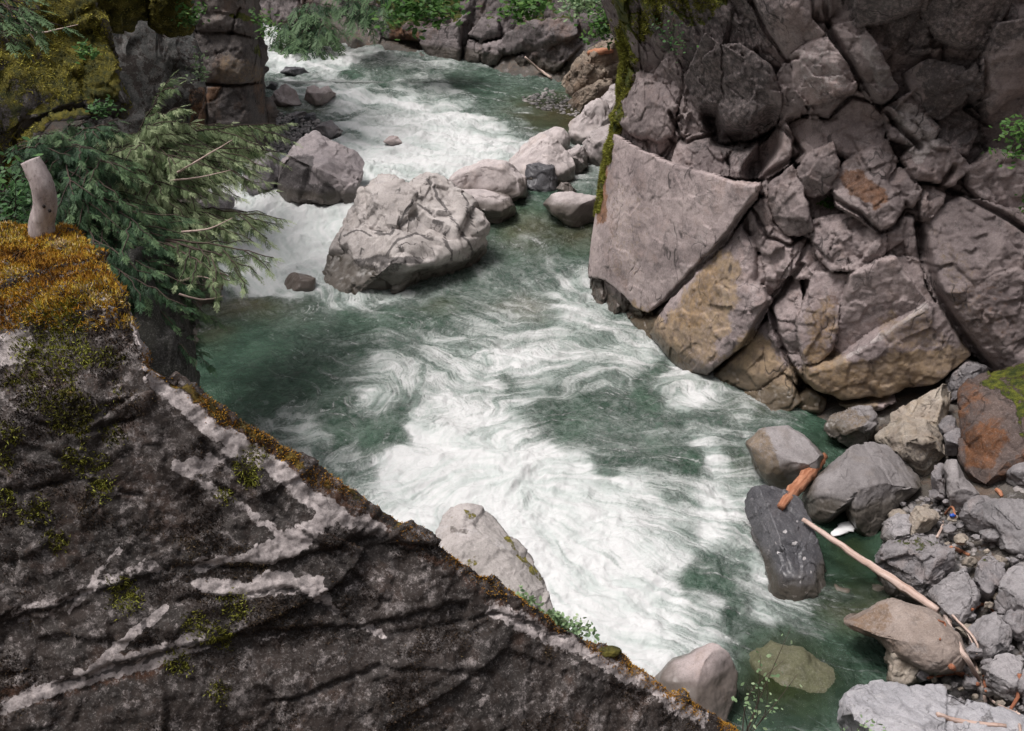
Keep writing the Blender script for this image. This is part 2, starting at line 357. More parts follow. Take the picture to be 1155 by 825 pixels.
nv = np.hypot(VX, VY) + 1e-6; VX, VY = VX / nv, VY / nv
def tex(seed, blur):
    a = np.random.RandomState(seed).rand(1024, 1024)
    for _ in range(blur): a = (a + np.roll(a, 1, 0) + np.roll(a, -1, 0) + np.roll(a, 1, 1) + np.roll(a, -1, 1)) / 5
    return a
def samp(T, u, v):
    i = np.floor(u).astype(np.int64); j = np.floor(v).astype(np.int64); f = u - i; g = v - j; i0, i1, j0, j1 = i % 1024, (i + 1) % 1024, j % 1024, (j + 1) % 1024
    return (T[j0, i0] * (1 - f) + T[j0, i1] * f) * (1 - g) + (T[j1, i0] * (1 - f) + T[j1, i1] * f) * g
def vel(x, y):
    i = np.clip(((x - G0[0]) / gh).astype(int), 0, gxn - 1); j = np.clip(((y - G0[1]) / gh).astype(int), 0, gyn - 1); return VX[j, i], VY[j, i]
def lic(cell, steps, hstep, seed, blur=1):
    T = tex(seed, blur); tot = 0; wf = sst(19, 30, P[:, 1])
    for k, wt_ in ((.85, 1 - wf), (2.0, wf)):
        acc = samp(T, P[:, 0] / (cell * k), P[:, 1] / (cell * k))
        for sg in (1, -1):
            x, y = P[:, 0].copy(), P[:, 1].copy()
            for q in range(steps):
                vx, vy = vel(x, y); x += sg * hstep * k * vx; y += sg * hstep * k * vy
                acc += samp(T, x / (cell * k), y / (cell * k))
        tot = tot + wt_ * (acc - acc.mean()) / acc.std()
    o = np.empty(len(tot)); o[np.argsort(tot)] = np.linspace(0, 1, len(tot)); return o
L1 = lic(.034, 12, .032, 1, 0); L2 = lic(.10, 9, .085, 2, 1)
def blob(lst):
    r = np.zeros(len(P))
    for (a, b, rx, ry, v) in lst: r = np.maximum(r, v * np.exp(-(((wpx - a) / rx) ** 2 + ((wpy - b) / ry) ** 2)))
    return r
shal = blob([(640, 130, 50, 20, 1), (600, 122, 30, 14, .6), (275, 345, 50, 16, .9), (235, 370, 25, 18, .5), (588, 347, 34, 11, .9), (600, 262, 40, 22, .7), (650, 265, 40, 16, .75), (330, 124, 40, 9, .6), (880, 760, 45, 40, .6), (990, 690, 60, 20, .8),
             (850, 455, 30, 14, .5), (800, 432, 30, 10, .6), (500, 345, 25, 8, .35), (900, 430, 30, 12, .6), (835, 530, 25, 20, .35)])
clear = blob([(960, 620, 42, 45, 1), (970, 670, 60, 30, .9), (892, 768, 72, 58, 1.), (930, 500, 34, 22, .5), (640, 262, 40, 20, .45), (640, 135, 45, 18, .6)])
amp = .015 + .040 * foam + .025 * sst(.05, .3, foam)
calm = blob([(960, 620, 45, 45, 1), (640, 130, 50, 18, .8)]); amp *= 1 - .9 * calm
A1 = np.c_[FL[:, 0] * 1.35, FL[:, 1] * .75, z0 * 0]
hz = fbm(A1, 1., 5, .55) * 1.6 - .7 * np.abs(fbm(np.c_[A1[:, 0] * 1.4, A1[:, 1] * 1.9, z0], 1., 3, off=9)) + .35
ripple = (1 - calm) * (.030 * fbm(np.c_[P * 2.2, z0], 1., 4, .6) * (1 - .5 * foam) + .010 * (L2 - .5))
up = sst(24, 30, P[:, 1])
wave = hz * amp * (1 + .5 * up) + ripple + up * foam * .08 * fbm(np.c_[FL[:, 0] * .7, FL[:, 1] * .3, z0], 1., 3)
wt = NT('river_water'); fl = wt.avec('flow'); fo = wt.attr('foam')
u1 = wt.map(fl, (1.35, .95, 1)); wp = wt.n('TexNoise'); wt.put(wp.inputs['Vector'], u1); wp.inputs['Scale'].default_value = .9; wp.inputs['Detail'].default_value = 6; wp.inputs['Roughness'].default_value = .6
wv = wt.n('VectorMath', operation='MULTIPLY_ADD'); wt.put(wv.inputs[0], wp.outputs['Color']); wv.inputs[1].default_value = (.30, .30, 0); wt.put(wv.inputs[2], u1); wv = wv.outputs[0]
a1 = wt.noise(1.1, 10, .68, wv); a2 = wt.noise(5., 9, .72, wt.map(wv, (.8, 1.25, 1), loc=(3, 1, 0))); a3 = wt.noise(16., 6, .75, wt.map(wv, (.7, 1.35, 1)))
def ridge(n, wd): return wt.step(wt.math('ABSOLUTE', wt.math('SUBTRACT', n, .5)), wd, 0.)
f1 = ridge(wt.noise(1.7, 8, .62, wt.map(wv, loc=(4, 7, 0))), .06); f2 = ridge(wt.noise(4.1, 7, .64, wt.map(wv, (.85, 1.2, 1), loc=(9, 2, 0))), .07); f3 = ridge(wt.noise(9.5, 5, .62, wt.map(wv, (.8, 1.3, 1), loc=(1, 6, 0))), .08)
fil = wt.math('MAXIMUM', wt.mul(f1, .9), wt.math('MAXIMUM', f2, wt.mul(f3, .8)))
l1, l2 = wt.attr('streak'), wt.attr('drift')
N = wt.add(wt.add(wt.mul(a1, .42), wt.mul(l2, .14)), wt.add(wt.mul(l1, .10), wt.add(wt.add(wt.mul(a3, .12), wt.mul(a2, .15)), .05)))
thr = wt.math('SUBTRACT', .80, wt.mul(fo, .56))
thick = wt.step(N, wt.math('SUBTRACT', thr, .20), wt.add(thr, .21))
thin = wt.mul(wt.mul(fil, wt.step(fo, .04, .45)), wt.step(wt.add(wt.mul(a2, .6), wt.mul(a1, .4)), .40, .56))
fleck = wt.mul(wt.mul(wt.step(l1, .80, 1.0), wt.step(a2, .36, .58)), wt.mul(wt.step(fo, .01, .22), .75)); ff = wt.math('MAXIMUM', wt.math('MAXIMUM', thick, wt.mul(thin, .6)), fleck); ff = wt.math('MULTIPLY', ff, wt.step(fo, .0, .10), True)
deep = wt.mix(wt.step(wt.add(wt.mul(a1, .6), wt.mul(a2, .4)), .38, .62), (.019, .043, .028), (.055, .102, .070))
deep = wt.mix(wt.mul(wt.attr('shallow'), .8), deep, wt.mix(a2, (.05, .055, .022), (.15, .105, .05)))
milk = wt.mix(wt.math('MULTIPLY', wt.step(fo, .15, .85), wt.add(.10, wt.mul(N, .9)), True), deep, (.30, .385, .34))
iso = wt.noise(1.6, 7, .62); fc = wt.mix(wt.step(wt.add(wt.add(wt.mul(l2, .28), wt.mul(iso, .5)), wt.mul(l1, .22)), .25, .68), (.42, .455, .44), (.53, .535, .532))
wc = wt.mix(ff, milk, fc)
rh = wt.add(.06, wt.mul(ff, .5))
wco = wt.map(wt.co, (1.15, .85, 1), (0, 0, .35))
bh = wt.add(wt.add(wt.mul(wt.noise(2.4, 6, .6, wco), .6), wt.mul(wt.noise(6.5, 5, .62, wco), .42)), wt.mul(wt.noise(19, 4, .6, wco), .16)); bh = wt.mul(bh, wt.math('SUBTRACT', 1., wt.mul(ff, .72)))
bh2 = wt.mul(bh, wt.math('SUBTRACT', 1., wt.mul(wt.attr('calm'), .8)))
nb = wt.bump(bh2, 1., .16)
sh = wt.bsdf(wc, rh, nb, .5, **{'IOR': 1.33})
tr = wt.n('BsdfTransparent'); tr.inputs[0].default_value = (.42, .52, .34, 1)
ms = wt.n('MixShader'); wt.put(ms.inputs[0], wt.mul(wt.mul(wt.attr('clear'), .80), wt.math('SUBTRACT', 1., ff))); wt.put(ms.inputs[1], sh); wt.put(ms.inputs[2], tr.outputs[0])
wmat = wt.done(ms.outputs[0])
river = mesh_obj('river_water', np.c_[P, z0 + wave], gridq(ny, nx), wmat, attrs={'foam': foam, 'shallow': shal, 'clear': clear, 'calm': calm, 'flow': FL, 'streak': L1, 'drift': L2})
tag(river, 'green river churning into white foam between the rocks', 'river', kind='structure')

# ------------------------------------------------------------------ jointed rock walls: a bent plan line, raised, with traced blocks standing proud of it
def wall(name, label, plan, z0, z1, lean, D, blocks, mat, ds=.03, dz=.03, vis=(0, 1e9), fill_off=-.16, fill_sc=.8, warp=4., seed=1, paint=None, rough=1., loc=None, zvis=7.6, cat='cliff', overhang=0., cracks=(), grow=.085):
    pl = smooth_path(np.c_[np.array(plan, float), np.zeros(len(plan))], 60 * len(plan))[:, :2]
    arc = np.r_[0, np.cumsum(np.linalg.norm(np.diff(pl, axis=0), axis=1))]; L = arc[-1]
    ss = [0.]
    while ss[-1] < L:
        s = ss[-1]; ss.append(s + (ds if vis[0] - .3 <= s <= vis[1] + .3 else ds * 5))
    ss = np.array(ss); zz = [z0]
    while zz[-1] < z1: zz.append(zz[-1] + (dz if zz[-1] < zvis else dz * 5))
    zz = np.array(zz); ns, nz_ = len(ss), len(zz)
    bx = np.interp(ss, arc, pl[:, 0]); by = np.interp(ss, arc, pl[:, 1]); tx = np.gradient(bx, ss); ty = np.gradient(by, ss); nl = np.hypot(tx, ty)
    nxv, nyv = ty / nl, -tx / nl                          # outward normal: plan runs so that the river lies on this side
    nrm = np.stack([nxv, nyv], 1)
    Sg, Zg = np.meshgrid(ss, zz); sgi = np.tile(np.arange(ns), nz_)
    ov = overhang * np.maximum(Zg.ravel() - zvis + 2.0, 0)  # upper wall tipped outward, mostly out of view, to shade the face below
    B = np.c_[bx[sgi] - nrm[sgi, 0] * (lean * Zg.ravel() - ov), by[sgi] - nrm[sgi, 1] * (lean * Zg.ravel() - ov), Zg.ravel()]
    s_ = Sg.ravel(); infront = sst(vis[0] - .6, vis[0] + .2, s_) * sst(vis[1] + .6, vis[1] - .2, s_)
    Dv = np.array(D, float) / np.linalg.norm(D); N3 = np.c_[nrm[sgi], np.zeros(len(s_))]
    DIR = N3 * (1 - infront)[:, None] + Dv * infront[:, None]; DIR /= np.linalg.norm(DIR, axis=1)[:, None]
    px, py, dz_ = proj(B); sc = FPX / dz_
    off = seed * 7.7
    jx = px + .6 * warp * fbm(B, .9, 3, off=off) + warp * .35 * fbm(B, 3.5, 3, off=off + 5); jy = py + .6 * warp * fbm(B, .9, 3, off=off + 11) + warp * .35 * fbm(B, 3.5, 3, off=off + 21)
    fv, fe = facet(B * (1, 1, .8), fill_sc, seed); fv2, fe2 = facet(B, fill_sc * 2.1, seed + 3)
    h = fill_off + .22 * fv + .09 * fv2 - .16 * np.exp(-fe * 9) + .2 * fbm(B, .5, 3)
    own = np.full(len(B), -1); rg = np.ones(len(B)); visible = (s_ >= vis[0]) & (s_ <= vis[1])
    for bi, b in enumerate(blocks):
        poly, o, g, bul, bw = b[:5]; rr = b[5] if len(b) > 5 else 1.
        pa = np.array(poly, float); x0, y0 = pa.min(0) - 12; x1, y1 = pa.max(0) + 12
        m = np.where((px > x0) & (px < x1) & (py > y0) & (py < y1) & visible)[0]
        if not len(m): continue
        cx, cy = pa.mean(0); sm_ = sc[m].mean(); rp_ = np.linalg.norm(pa - (cx, cy), axis=1)[:, None]; pg = (cx, cy) + (pa - (cx, cy)) * (1 + grow * sm_ / rp_ * 1.15); sd = poly_sd(jx[m], jy[m], pg) / sc[m]
        bul = bul * .75; bw = bw * .55; rb_ = np.random.RandomState(bi * 17 + seed)
        U_, W_ = (px[m] - cx) / sc[m], (cy - py[m]) / sc[m]; rad_ = math.sqrt(max(.02, abs((pa[:, 0].max() - pa[:, 0].min()) * (pa[:, 1].max() - pa[:, 1].min())))) / sc[m].mean() * .5
        hb = o + g[0] * U_ + g[1] * W_ + bul * (1 - np.exp(-np.maximum(sd, 0) / bw))
        for q in range(4 if rr > .5 else 2):
            an = rb_.uniform(0, 6.283); c0 = rad_ * rb_.uniform(.15, .6); sl_ = rb_.uniform(.25, .8) * (1 if rr > .5 else .3)
            hb = np.minimum(hb, o + bul - sl_ * (math.cos(an) * U_ + math.sin(an) * W_ - c0) + g[0] * U_ + g[1] * W_)
        hb = hb - .5 * np.maximum(-sd, 0) / .05 - bul * .1 * (sd < .02)
        ok = (sd > -.0) & (hb > h[m] - .12); mi = m[ok]
        h[mi] = hb[ok]; own[mi] = bi; rg[mi] = rr
    tone = np.zeros(len(B)); tr_ = np.random.RandomState(seed + 50).uniform(-.45, .35, len(blocks) + 1); tone = np.where(own >= 0, tr_[own], -.25)
    for bi, b in enumerate(blocks):
        if len(b) > 7: tone[own == bi] = b[7]
    for (pts, wd, dp) in cracks:
        q = line_d(jx, jy, pts) / sc; h = h - .62 * dp * sst(wd * .8, wd * .1, q) * visible
    rk = rg * rough
    f1, e1 = facet(B, 1.5, seed + 9); f2, e2 = facet(B + .05 * fbm(B, 2., 2)[:, None], 4.2, seed + 5); f3, _ = facet(B, 10, seed + 8)
    h = h + rk * (.12 * f1 + .055 * f2 + .02 * f3 - .03 * np.exp(-e1 * 14) * (rk > .5)) + .03 * fbm(B, 2.3, 5, .55) * (.4 + .6 * rk)
    V = B + DIR * h[:, None]; Q = gridq(nz_, ns)
    at = {k: np.zeros(len(B)) for k in ('moss', 'rust', 'pale', 'dark', 'tan')}; at['tone'] = tone
    if paint:
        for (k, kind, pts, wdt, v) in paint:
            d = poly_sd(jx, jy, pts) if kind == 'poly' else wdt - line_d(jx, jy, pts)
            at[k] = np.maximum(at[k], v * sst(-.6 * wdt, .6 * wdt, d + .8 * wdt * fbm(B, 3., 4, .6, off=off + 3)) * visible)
    loc = loc or (float(bx[ns // 2]), float(by[ns // 2]), z0)
    fo = own[Q]; fo = np.where((fo == fo[:, :1]).all(1), fo[:, 0], np.maximum.reduce(fo, axis=1))
    fg = fo.reshape(nz_ - 1, ns - 1).copy()
    for bi in range(len(blocks)):                        # each block keeps its one largest connected patch
        m2 = fg == bi
        if not m2.any(): continue
        rws = np.where(m2.any(1))[0]; cls = np.where(m2.any(0))[0]; sl2 = (slice(rws[0], rws[-1] + 1), slice(cls[0], cls[-1] + 1)); mm = m2[sl2]
        lab = np.where(mm, np.arange(1, mm.size + 1).reshape(mm.shape), 0)
        for _ in range(2000):
            pd = np.pad(lab, 1); nw = np.where(mm, np.maximum.reduce([lab, pd[:-2, 1:-1], pd[2:, 1:-1], pd[1:-1, :-2], pd[1:-1, 2:]]), 0)
            if (nw == lab).all(): break
            lab = nw
        u_, c_ = np.unique(lab[mm], return_counts=True); fg[sl2] = np.where(mm & (lab != u_[c_.argmax()]), -1, fg[sl2])
    fo = fg.ravel(); root = None
    def sub(nm, mask, par):
        q = Q[mask]; u, inv = np.unique(q, return_inverse=True); inv = inv.reshape(q.shape)
        return mesh_obj(nm, V[u], inv, mat, par, loc, True, {k: a[u] for k, a in at.items()})
    root = sub(name, fo < 0, None); tag(root, label, cat)
    for bi, b in enumerate(blocks):
        mk = fo == bi
        if mk.sum() > 60:
            o = sub('rock_block', mk, root)
            if len(b) > 6: o['label'] = b[6]
    return root, dict(V=V, own=own, px=px, py=py, Q=Q, at=at)

CB = [
 # poly, offset, tilt (x, y), bulge, bevel width, roughness, label
 ([(887,133),(957,103),(970,107),(1000,130),(990,160),(960,177),(937,163),(903,180),(890,160)], -.10, (.05,-.1), .12, .06, .7),
 ([(983,37),(1047,13),(1057,40),(1037,67),(1003,73)], -.35, (0,-.2), .1, .08, .7),
 ([(762,180),(768,157),(798,147),(822,197),(795,197),(765,188)], .05, (0,-.6), .15, .06),
 ([(758,127),(778,100),(785,130),(780,157),(758,153)], -.25, (0,-.1), .1, .05),
 ([(822,160),(868,173),(855,197),(828,197)], -.1, (0,-.6), .1, .05),
 ([(860,40),(883,67),(880,72),(860,65)], -.1, (0,0), .1, .06),
 ([(843,-30),(907,-30),(910,20),(927,37),(897,63),(887,67),(867,37),(843,0)], .12, (.1,.15), .16, .1, .6),
 ([(870,100),(888,73),(897,83),(898,110),(905,123),(888,132),(880,123)], .08, (.15,0), .16, .08),
 ([(858,197),(862,167),(882,133),(892,160),(885,183),(868,197)], .05, (.25,.15), .14, .06, .6),
 ([(695,133),(722,93),(748,100),(760,123),(755,150),(742,158),(715,150)], .18, (-.15,.05), .26, .14, .7, 'dark rounded nose of rock over the pale slab'),
 ([(778,90),(800,45),(815,58),(825,100),(820,115),(800,125),(787,118)], .22, (-.15,.25), .2, .08, .9),
 ([(815,57),(836,54),(866,80),(877,120),(872,132),(846,151),(812,156),(808,130),(822,112)], .30, (.12,-.12), .16, .05, .9, 'dark block jutting over the deep black hollow', -.4),
 ([(937,33),(970,27),(987,60),(1010,97),(1000,110),(983,110),(957,70)], .26, (.1,0), .18, .08, .8, 'long diagonal column leaning down to the right'),
 ([(917,118),(950,108),(933,127),(917,130)], .2, (0,-.2), .12, .05),
 ([(898,67),(913,55),(933,48),(947,70),(962,97),(957,103),(933,110),(910,117),(898,100)], .30, (0,-.12), .2, .08, .9, 'pale rounded block lit under the diagonal column', .7),
 ([(963,-30),(1045,-30),(1043,-2),(1035,8),(1000,20),(972,28)], .34, (0,-.25), .15, .05, .6, 'pale ledge along the top of the cliff'),
 ([(1043,7),(1070,-30),(1137,-30),(1137,0),(1120,37),(1090,47),(1063,37)], .12, (0,.1), .15, .08),
 ([(1027,83),(1050,70),(1083,80),(1087,110),(1057,133),(1037,117)], .06, (.1,-.1), .16, .1, .6),
 ([(1083,93),(1100,77),(1110,107),(1103,113)], .2, (0,0), .12, .05),
 ([(1053,147),(1090,120),(1107,133),(1090,173),(1070,163)], -.1, (0,-.2), .1, .06, .8),
 ([(1113,67),(1127,33),(1200,20),(1200,90),(1160,97),(1137,110),(1117,130),(1110,100)], .14, (-.1,.05), .16, .08, .5, 'broad flat plate at the upper right'),
 ([(1117,130),(1137,112),(1200,80),(1200,175),(1125,170),(1105,150)], -.2, (0,.2), .12, .07, .8),
 ([(1000,127),(1027,110),(1053,147),(1037,167),(1023,157),(1007,153)], .22, (0,-.3), .16, .06, 1.2, 'chipped block splotched with white lichen'),
 ([(1023,180),(1037,163),(1060,163),(1090,187),(1070,207),(1053,200),(1033,200)], .26, (0,-.35), .18, .06, 1.1),
 ([(898,197),(913,177),(937,165),(943,187),(940,207),(917,220),(903,210)], .26, (.1,.15), .22, .08, .8),
 ([(943,207),(957,187),(1000,160),(1010,187),(997,207),(1017,230),(1003,253),(987,258),(967,240),(947,230)], .30, (-.05,-.3), .24, .09, .9, 'rust stained angular block in the middle of the cliff'),
 ([(1000,200),(1017,193),(1037,213),(1027,230),(1013,227)], .18, (.1,0), .15, .06),
 ([(1037,213),(1070,213),(1053,240),(1043,247)], .16, (0,-.3), .12, .05),
 ([(1093,193),(1123,173),(1200,190),(1200,250),(1140,240),(1117,230),(1100,213)], .16, (-.1,.1), .18, .08),
 ([(870,213),(893,190),(903,213),(913,253),(910,263),(887,260),(873,243)], .22, (.1,0), .22, .08, .8),
 ([(852,260),(868,250),(892,273),(868,285),(855,277)], .2, (0,-.2), .16, .06),
 ([(857,227),(870,233),(885,255),(868,250),(852,262),(850,240)], .05, (0,-.2), .12, .05),
 ([(917,252),(960,243),(1000,258),(1030,262),(1040,280),(1000,290),(960,300),(940,303),(925,285),(918,268)], .30, (0,-.5), .16, .05, 1.5, 'band of broken layered ledges'),
 ([(850,297),(868,283),(900,277),(913,270),(897,297),(867,333)], .10, (0,-.1), .16, .07, 1.1),
 ([(910,283),(935,290),(940,303),(915,315),(895,312),(880,325),(872,335),(898,298)], .12, (0,-.1), .12, .05, 1.1),
 ([(870,337),(880,320),(900,310),(903,360),(905,400),(900,412),(885,400),(872,375)], .22, (.15,-.1), .2, .08, 1.1),
 ([(885,400),(905,402),(912,425),(905,433),(888,420)], .22, (0,-.1), .16, .06),
 ([(900,447),(917,440),(927,450),(925,463),(902,457)], .28, (0,-.3), .14, .05),
 ([(842,457),(837,443),(885,417),(898,450),(872,470)], .34, (0,-.5), .2, .1, .5, 'wet pinkish tan block at the waterline'),
 ([(805,417),(842,390),(868,360),(885,400),(885,413),(855,433),(815,432)], .12, (0,-.25), .16, .08, .5, 'tan wedge between the brown boulder and the faceted face'),
 ([(802,415),(785,418),(765,407),(738,373),(745,360),(765,333),(788,307),(815,277),(835,257),(852,280),(850,317),(868,340),(855,360),(842,383)], .30, (.05,-.12), .42, .22, .45, 'brown stained bulging boulder face above the water', .25),
 ([(684,318),(700,322),(720,345),(752,333),(765,350),(742,372),(715,365),(688,358)], -.75, (0,0), .05, .05, .5),
 ([(715,365),(742,360),(752,385),(762,412),(740,398),(722,382)], .0, (0,-.3), .2, .1, .4),
 ([(672,270),(673,233),(678,187),(695,155),(732,177),(768,192),(795,197),(822,207),(855,207),(852,227),(832,247),(812,275),(782,303),(755,333),(732,347),(718,343),(698,320),(687,312),(668,310)], .44, (.10,.10), .18, .05, .2, 'broad pale smooth slab overhanging the water', .75),
 ([(903,360),(917,313),(957,313),(950,345),(935,385),(920,407),(908,400)], .46, (-.35,-.05), .16, .04, .4, 'left facet of the great faceted rock face', .3),
 ([(957,313),(983,297),(1003,290),(1037,340),(990,372),(940,400),(922,408),(940,380),(953,345)], .40, (.14,.25), .14, .04, .4, 'hollow upper facet of the great rock face', .3),
 ([(940,402),(1037,340),(1063,350),(1090,397),(1050,427),(1013,430),(1000,443),(947,443),(923,437),(910,423),(910,405)], .50, (.0,.10), .26, .10, .45, 'lower facet below the slanting ridge', .2),
 ([(1003,288),(1025,280),(1045,300),(1063,347),(1083,373),(1092,396),(1064,352),(1038,338)], .34, (-.1,-.1), .12, .06, .5),
 ([(947,447),(1000,440),(1002,450),(967,458),(952,453)], .42, (0,-.4), .16, .05),
 ([(1003,250),(1030,250),(1043,280),(1045,300),(1025,280),(1003,286)], .2, (0,-.1), .12, .06),
 ([(1043,262),(1047,313),(1063,347),(1083,373),(1105,405),(1118,415),(1200,410),(1200,262),(1150,250),(1120,236),(1090,226),(1060,238)], .75, (-.16,-.05), .24, .07, .8, 'tall dark slab at the right with moss streaks'),
]
CPAINT = [('moss','line',[(700,-20),(700,40),(694,90),(688,140),(678,190),(672,230)],11,1.1), ('moss','line',[(720,-20),(712,40),(704,100)],10,.8), ('moss','line',[(760,-30),(765,10),(775,40)],14,.6), ('moss','poly',[(690,-40),(850,-40),(800,25),(740,30),(715,60),(705,130),(688,130)],8,.8),
 ('rust','poly',[(676,185),(690,165),(688,250),(674,255)],5,.9), ('tan','poly',[(745,375),(790,300),(815,280),(835,300),(830,360),(800,410),(765,405)],12,.8), ('tan','poly',[(800,420),(850,370),(885,410),(930,410),(1000,425),(1050,425),(1000,445),(925,470),(840,480)],12,.95), ('tan','poly',[(715,340),(760,360),(790,420),(740,410),(700,370)],8,.9), ('tan','poly',[(910,350),(930,330),(950,350),(925,410),(905,400)],8,.6), ('tan','poly',[(1050,260),(1090,300),(1090,370),(1060,330)],10,.35), ('tan','poly',[(680,190),(740,230),(720,330),(690,310)],14,.3),
 ('tan','poly',[(905,385),(960,400),(1000,395),(1085,380),(1092,402),(1050,432),(925,442)],9,.85), ('tan','poly',[(985,355),(1035,345),(1070,385),(1000,392)],10,.5),
 ('rust','poly',[(790,310),(815,280),(812,330),(790,370),(760,360)],10,.55), ('rust','poly',[(905,380),(935,320),(948,340),(930,400),(1000,420),(990,440),(920,440)],10,.45),
 ('rust','poly',[(945,200),(965,190),(1000,222),(985,235),(950,215)],6,.8), ('rust','poly',[(1050,330),(1120,300),(1150,400),(1100,400)],8,.3),
 ('pale','poly',[(1005,120),(1030,112),(1060,160),(1035,190),(1010,150)],5,.75), ('pale','poly',[(965,40),(980,45),(1010,95),(990,108)],4,.6), ('pale','poly',[(965,0),(1045,-6),(1030,10),(975,24)],3,.55),
 ('pale','poly',[(900,60),(940,52),(960,100),(920,115),(900,95)],5,.45), ('pale','line',[(940,402),(990,374),(1037,340)],2.5,.7), ('pale','line',[(817,320),(822,340),(826,355)],2.2,.8), ('pale','poly',[(840,445),(870,430),(880,455),(860,468)],4,.5),
 ('moss','poly',[(1100,320),(1160,330),(1160,405),(1120,400)],8,.34), ('moss','line',[(905,435),(925,420),(935,400)],7,.26), ('moss','line',[(782,265),(776,300)],5,.2),
 ('dark','poly',[(690,-40),(900,-40),(870,60),(880,130),(850,200),(790,160),(760,60),(715,40)],22,.62), ('dark','poly',[(1040,60),(1110,60),(1120,170),(1060,170),(1040,120)],10,.75), ('dark','poly',[(930,-40),(1155,-40),(1155,60),(1000,60),(960,30)],16,.65)]  # dark polys put the shade of the cliff top into the rock colour
CCR = [([(858,222),(836,246),(812,276),(782,306),(755,336),(735,352)], .10, .7), ([(1036,255),(1046,313),(1062,348),(1085,380),(1112,416)], .16, .9), ([(868,340),(850,372),(838,392),(805,418)], .10, .5), ([(905,300),(880,335),(870,345),(886,400),(905,435),(925,440),(947,448),(1000,444),(1050,430),(1092,400)], .09, .6),
 ([(857,205),(905,170),(880,140),(905,128)], .08, .5), ([(930,0),(938,35),(962,80),(985,112),(1002,130),(1036,168)], .09, .6), ([(940,225),(967,240),(990,262),(1010,255),(1020,232)], .08, .5), ([(915,268),(900,300)], .07, .4), ([(1075,190),(1060,212),(1090,222),(1120,240),(1150,262)], .10, .6),
 ([(800,130),(810,158),(845,155),(872,135),(868,165),(850,195)], .34, 1.4), ([(757,130),(770,160),(800,150)], .08, .5), ([(845,0),(866,38),(888,68),(900,66)], .09, .6), ([(1110,60),(1112,108),(1092,122),(1120,140)], .07, .4), ([(905,130),(935,132),(960,108),(985,115)], .07, .5), ([(850,235),(868,268),(892,278),(912,262)], .07, .4)]
cliff_m = rock_mat('cliff_rock', (.18, .146, .144), (.32, .264, .256), 1.0, crack=.8, moss=.02, pale=.2, pale_c=(.36, .32, .31), dark=.4, dark_c=(.05, .043, .043), rust=.12, wet=.3, bump=.62, strata=.18, strot=(.6, .9, 0))
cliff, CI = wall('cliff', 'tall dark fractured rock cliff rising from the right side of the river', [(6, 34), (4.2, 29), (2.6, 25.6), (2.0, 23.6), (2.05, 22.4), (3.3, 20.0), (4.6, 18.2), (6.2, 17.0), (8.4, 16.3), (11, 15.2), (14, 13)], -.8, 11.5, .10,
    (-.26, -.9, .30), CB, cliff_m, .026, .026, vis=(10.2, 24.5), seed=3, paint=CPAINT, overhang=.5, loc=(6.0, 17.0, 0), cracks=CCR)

# far wall across the bend
FB = [([(428,65),(440,78),(470,80),(478,90),(455,93),(435,86)], .1, (0,-.3), .3, .2, .8), ([(425,53),(440,48),(480,60),(484,75),(472,80),(440,76),(428,62)], .5, (0,-.5), .4, .2, .5, 'pale boulder face at the waterline'),
 ([(480,35),(520,27),(520,75),(510,85),(485,85),(482,60),(475,50)], .4, (.1,.1), .3, .15, .4, 'smooth brown face'), ([(395,58),(410,42),(430,42),(425,60),(428,78),(400,72)], .4, (0,-.2), .4, .2, .6),
 ([(340,52),(380,46),(385,60),(370,70),(350,60)], .3, (0,-.5), .3, .2, .6), ([(490,18),(525,18),(525,27),(490,32)], .3, (0,.1), .2, .12), ([(530,40),(545,22),(560,22),(562,40),(545,46)], .3, (0,0), .3, .2, .6),
 ([(522,75),(530,48),(545,50),(540,70)], .3, (0,0), .25, .15), ([(545,72),(545,53),(565,46),(572,55),(560,72)], .35, (0,0), .25, .15), ([(520,92),(560,76),(600,58),(650,42),(660,48),(620,85),(570,98)], .1, (0,.3), .15, .1, 1.6, 'dark slanting layered ledges over the water'),
 ([(570,40),(600,24),(650,22),(650,42),(600,56),(570,62)], .5, (0,.3), .3, .2, .8), ([(430,22),(475,25),(478,46),(440,44),(420,40)], .1, (0,0), .3, .2)]
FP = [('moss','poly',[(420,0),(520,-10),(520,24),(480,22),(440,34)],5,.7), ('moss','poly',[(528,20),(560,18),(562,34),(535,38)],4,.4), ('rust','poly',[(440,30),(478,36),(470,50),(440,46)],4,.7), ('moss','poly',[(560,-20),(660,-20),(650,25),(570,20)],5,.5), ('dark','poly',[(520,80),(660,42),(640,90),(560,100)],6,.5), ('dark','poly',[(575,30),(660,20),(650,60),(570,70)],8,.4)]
far_m = rock_mat('far_rock', (.10, .085, .085), (.20, .17, .17), .55, crack=.8, moss=.1, pale=.2, pale_c=(.30, .28, .28), dark=.4, rust=.25, wet=2.1, bump=1.1, strata=.4)
far, FI = wall('cliff', 'distant dark mossy rock wall across the bend of the river', [(-34, 64), (-22, 57), (-14, 52), (-8, 47.2), (-2, 43.2), (2.2, 39.8), (4.5, 37), (6, 33), (9, 28)], .4, 13, .16, (-.05, -.95, .2), FB, far_m, .07, .07, vis=(8, 44), warp=2.5, seed=6, fill_sc=.5, paint=FP, loc=(-4, 45, 1.6), zvis=7)
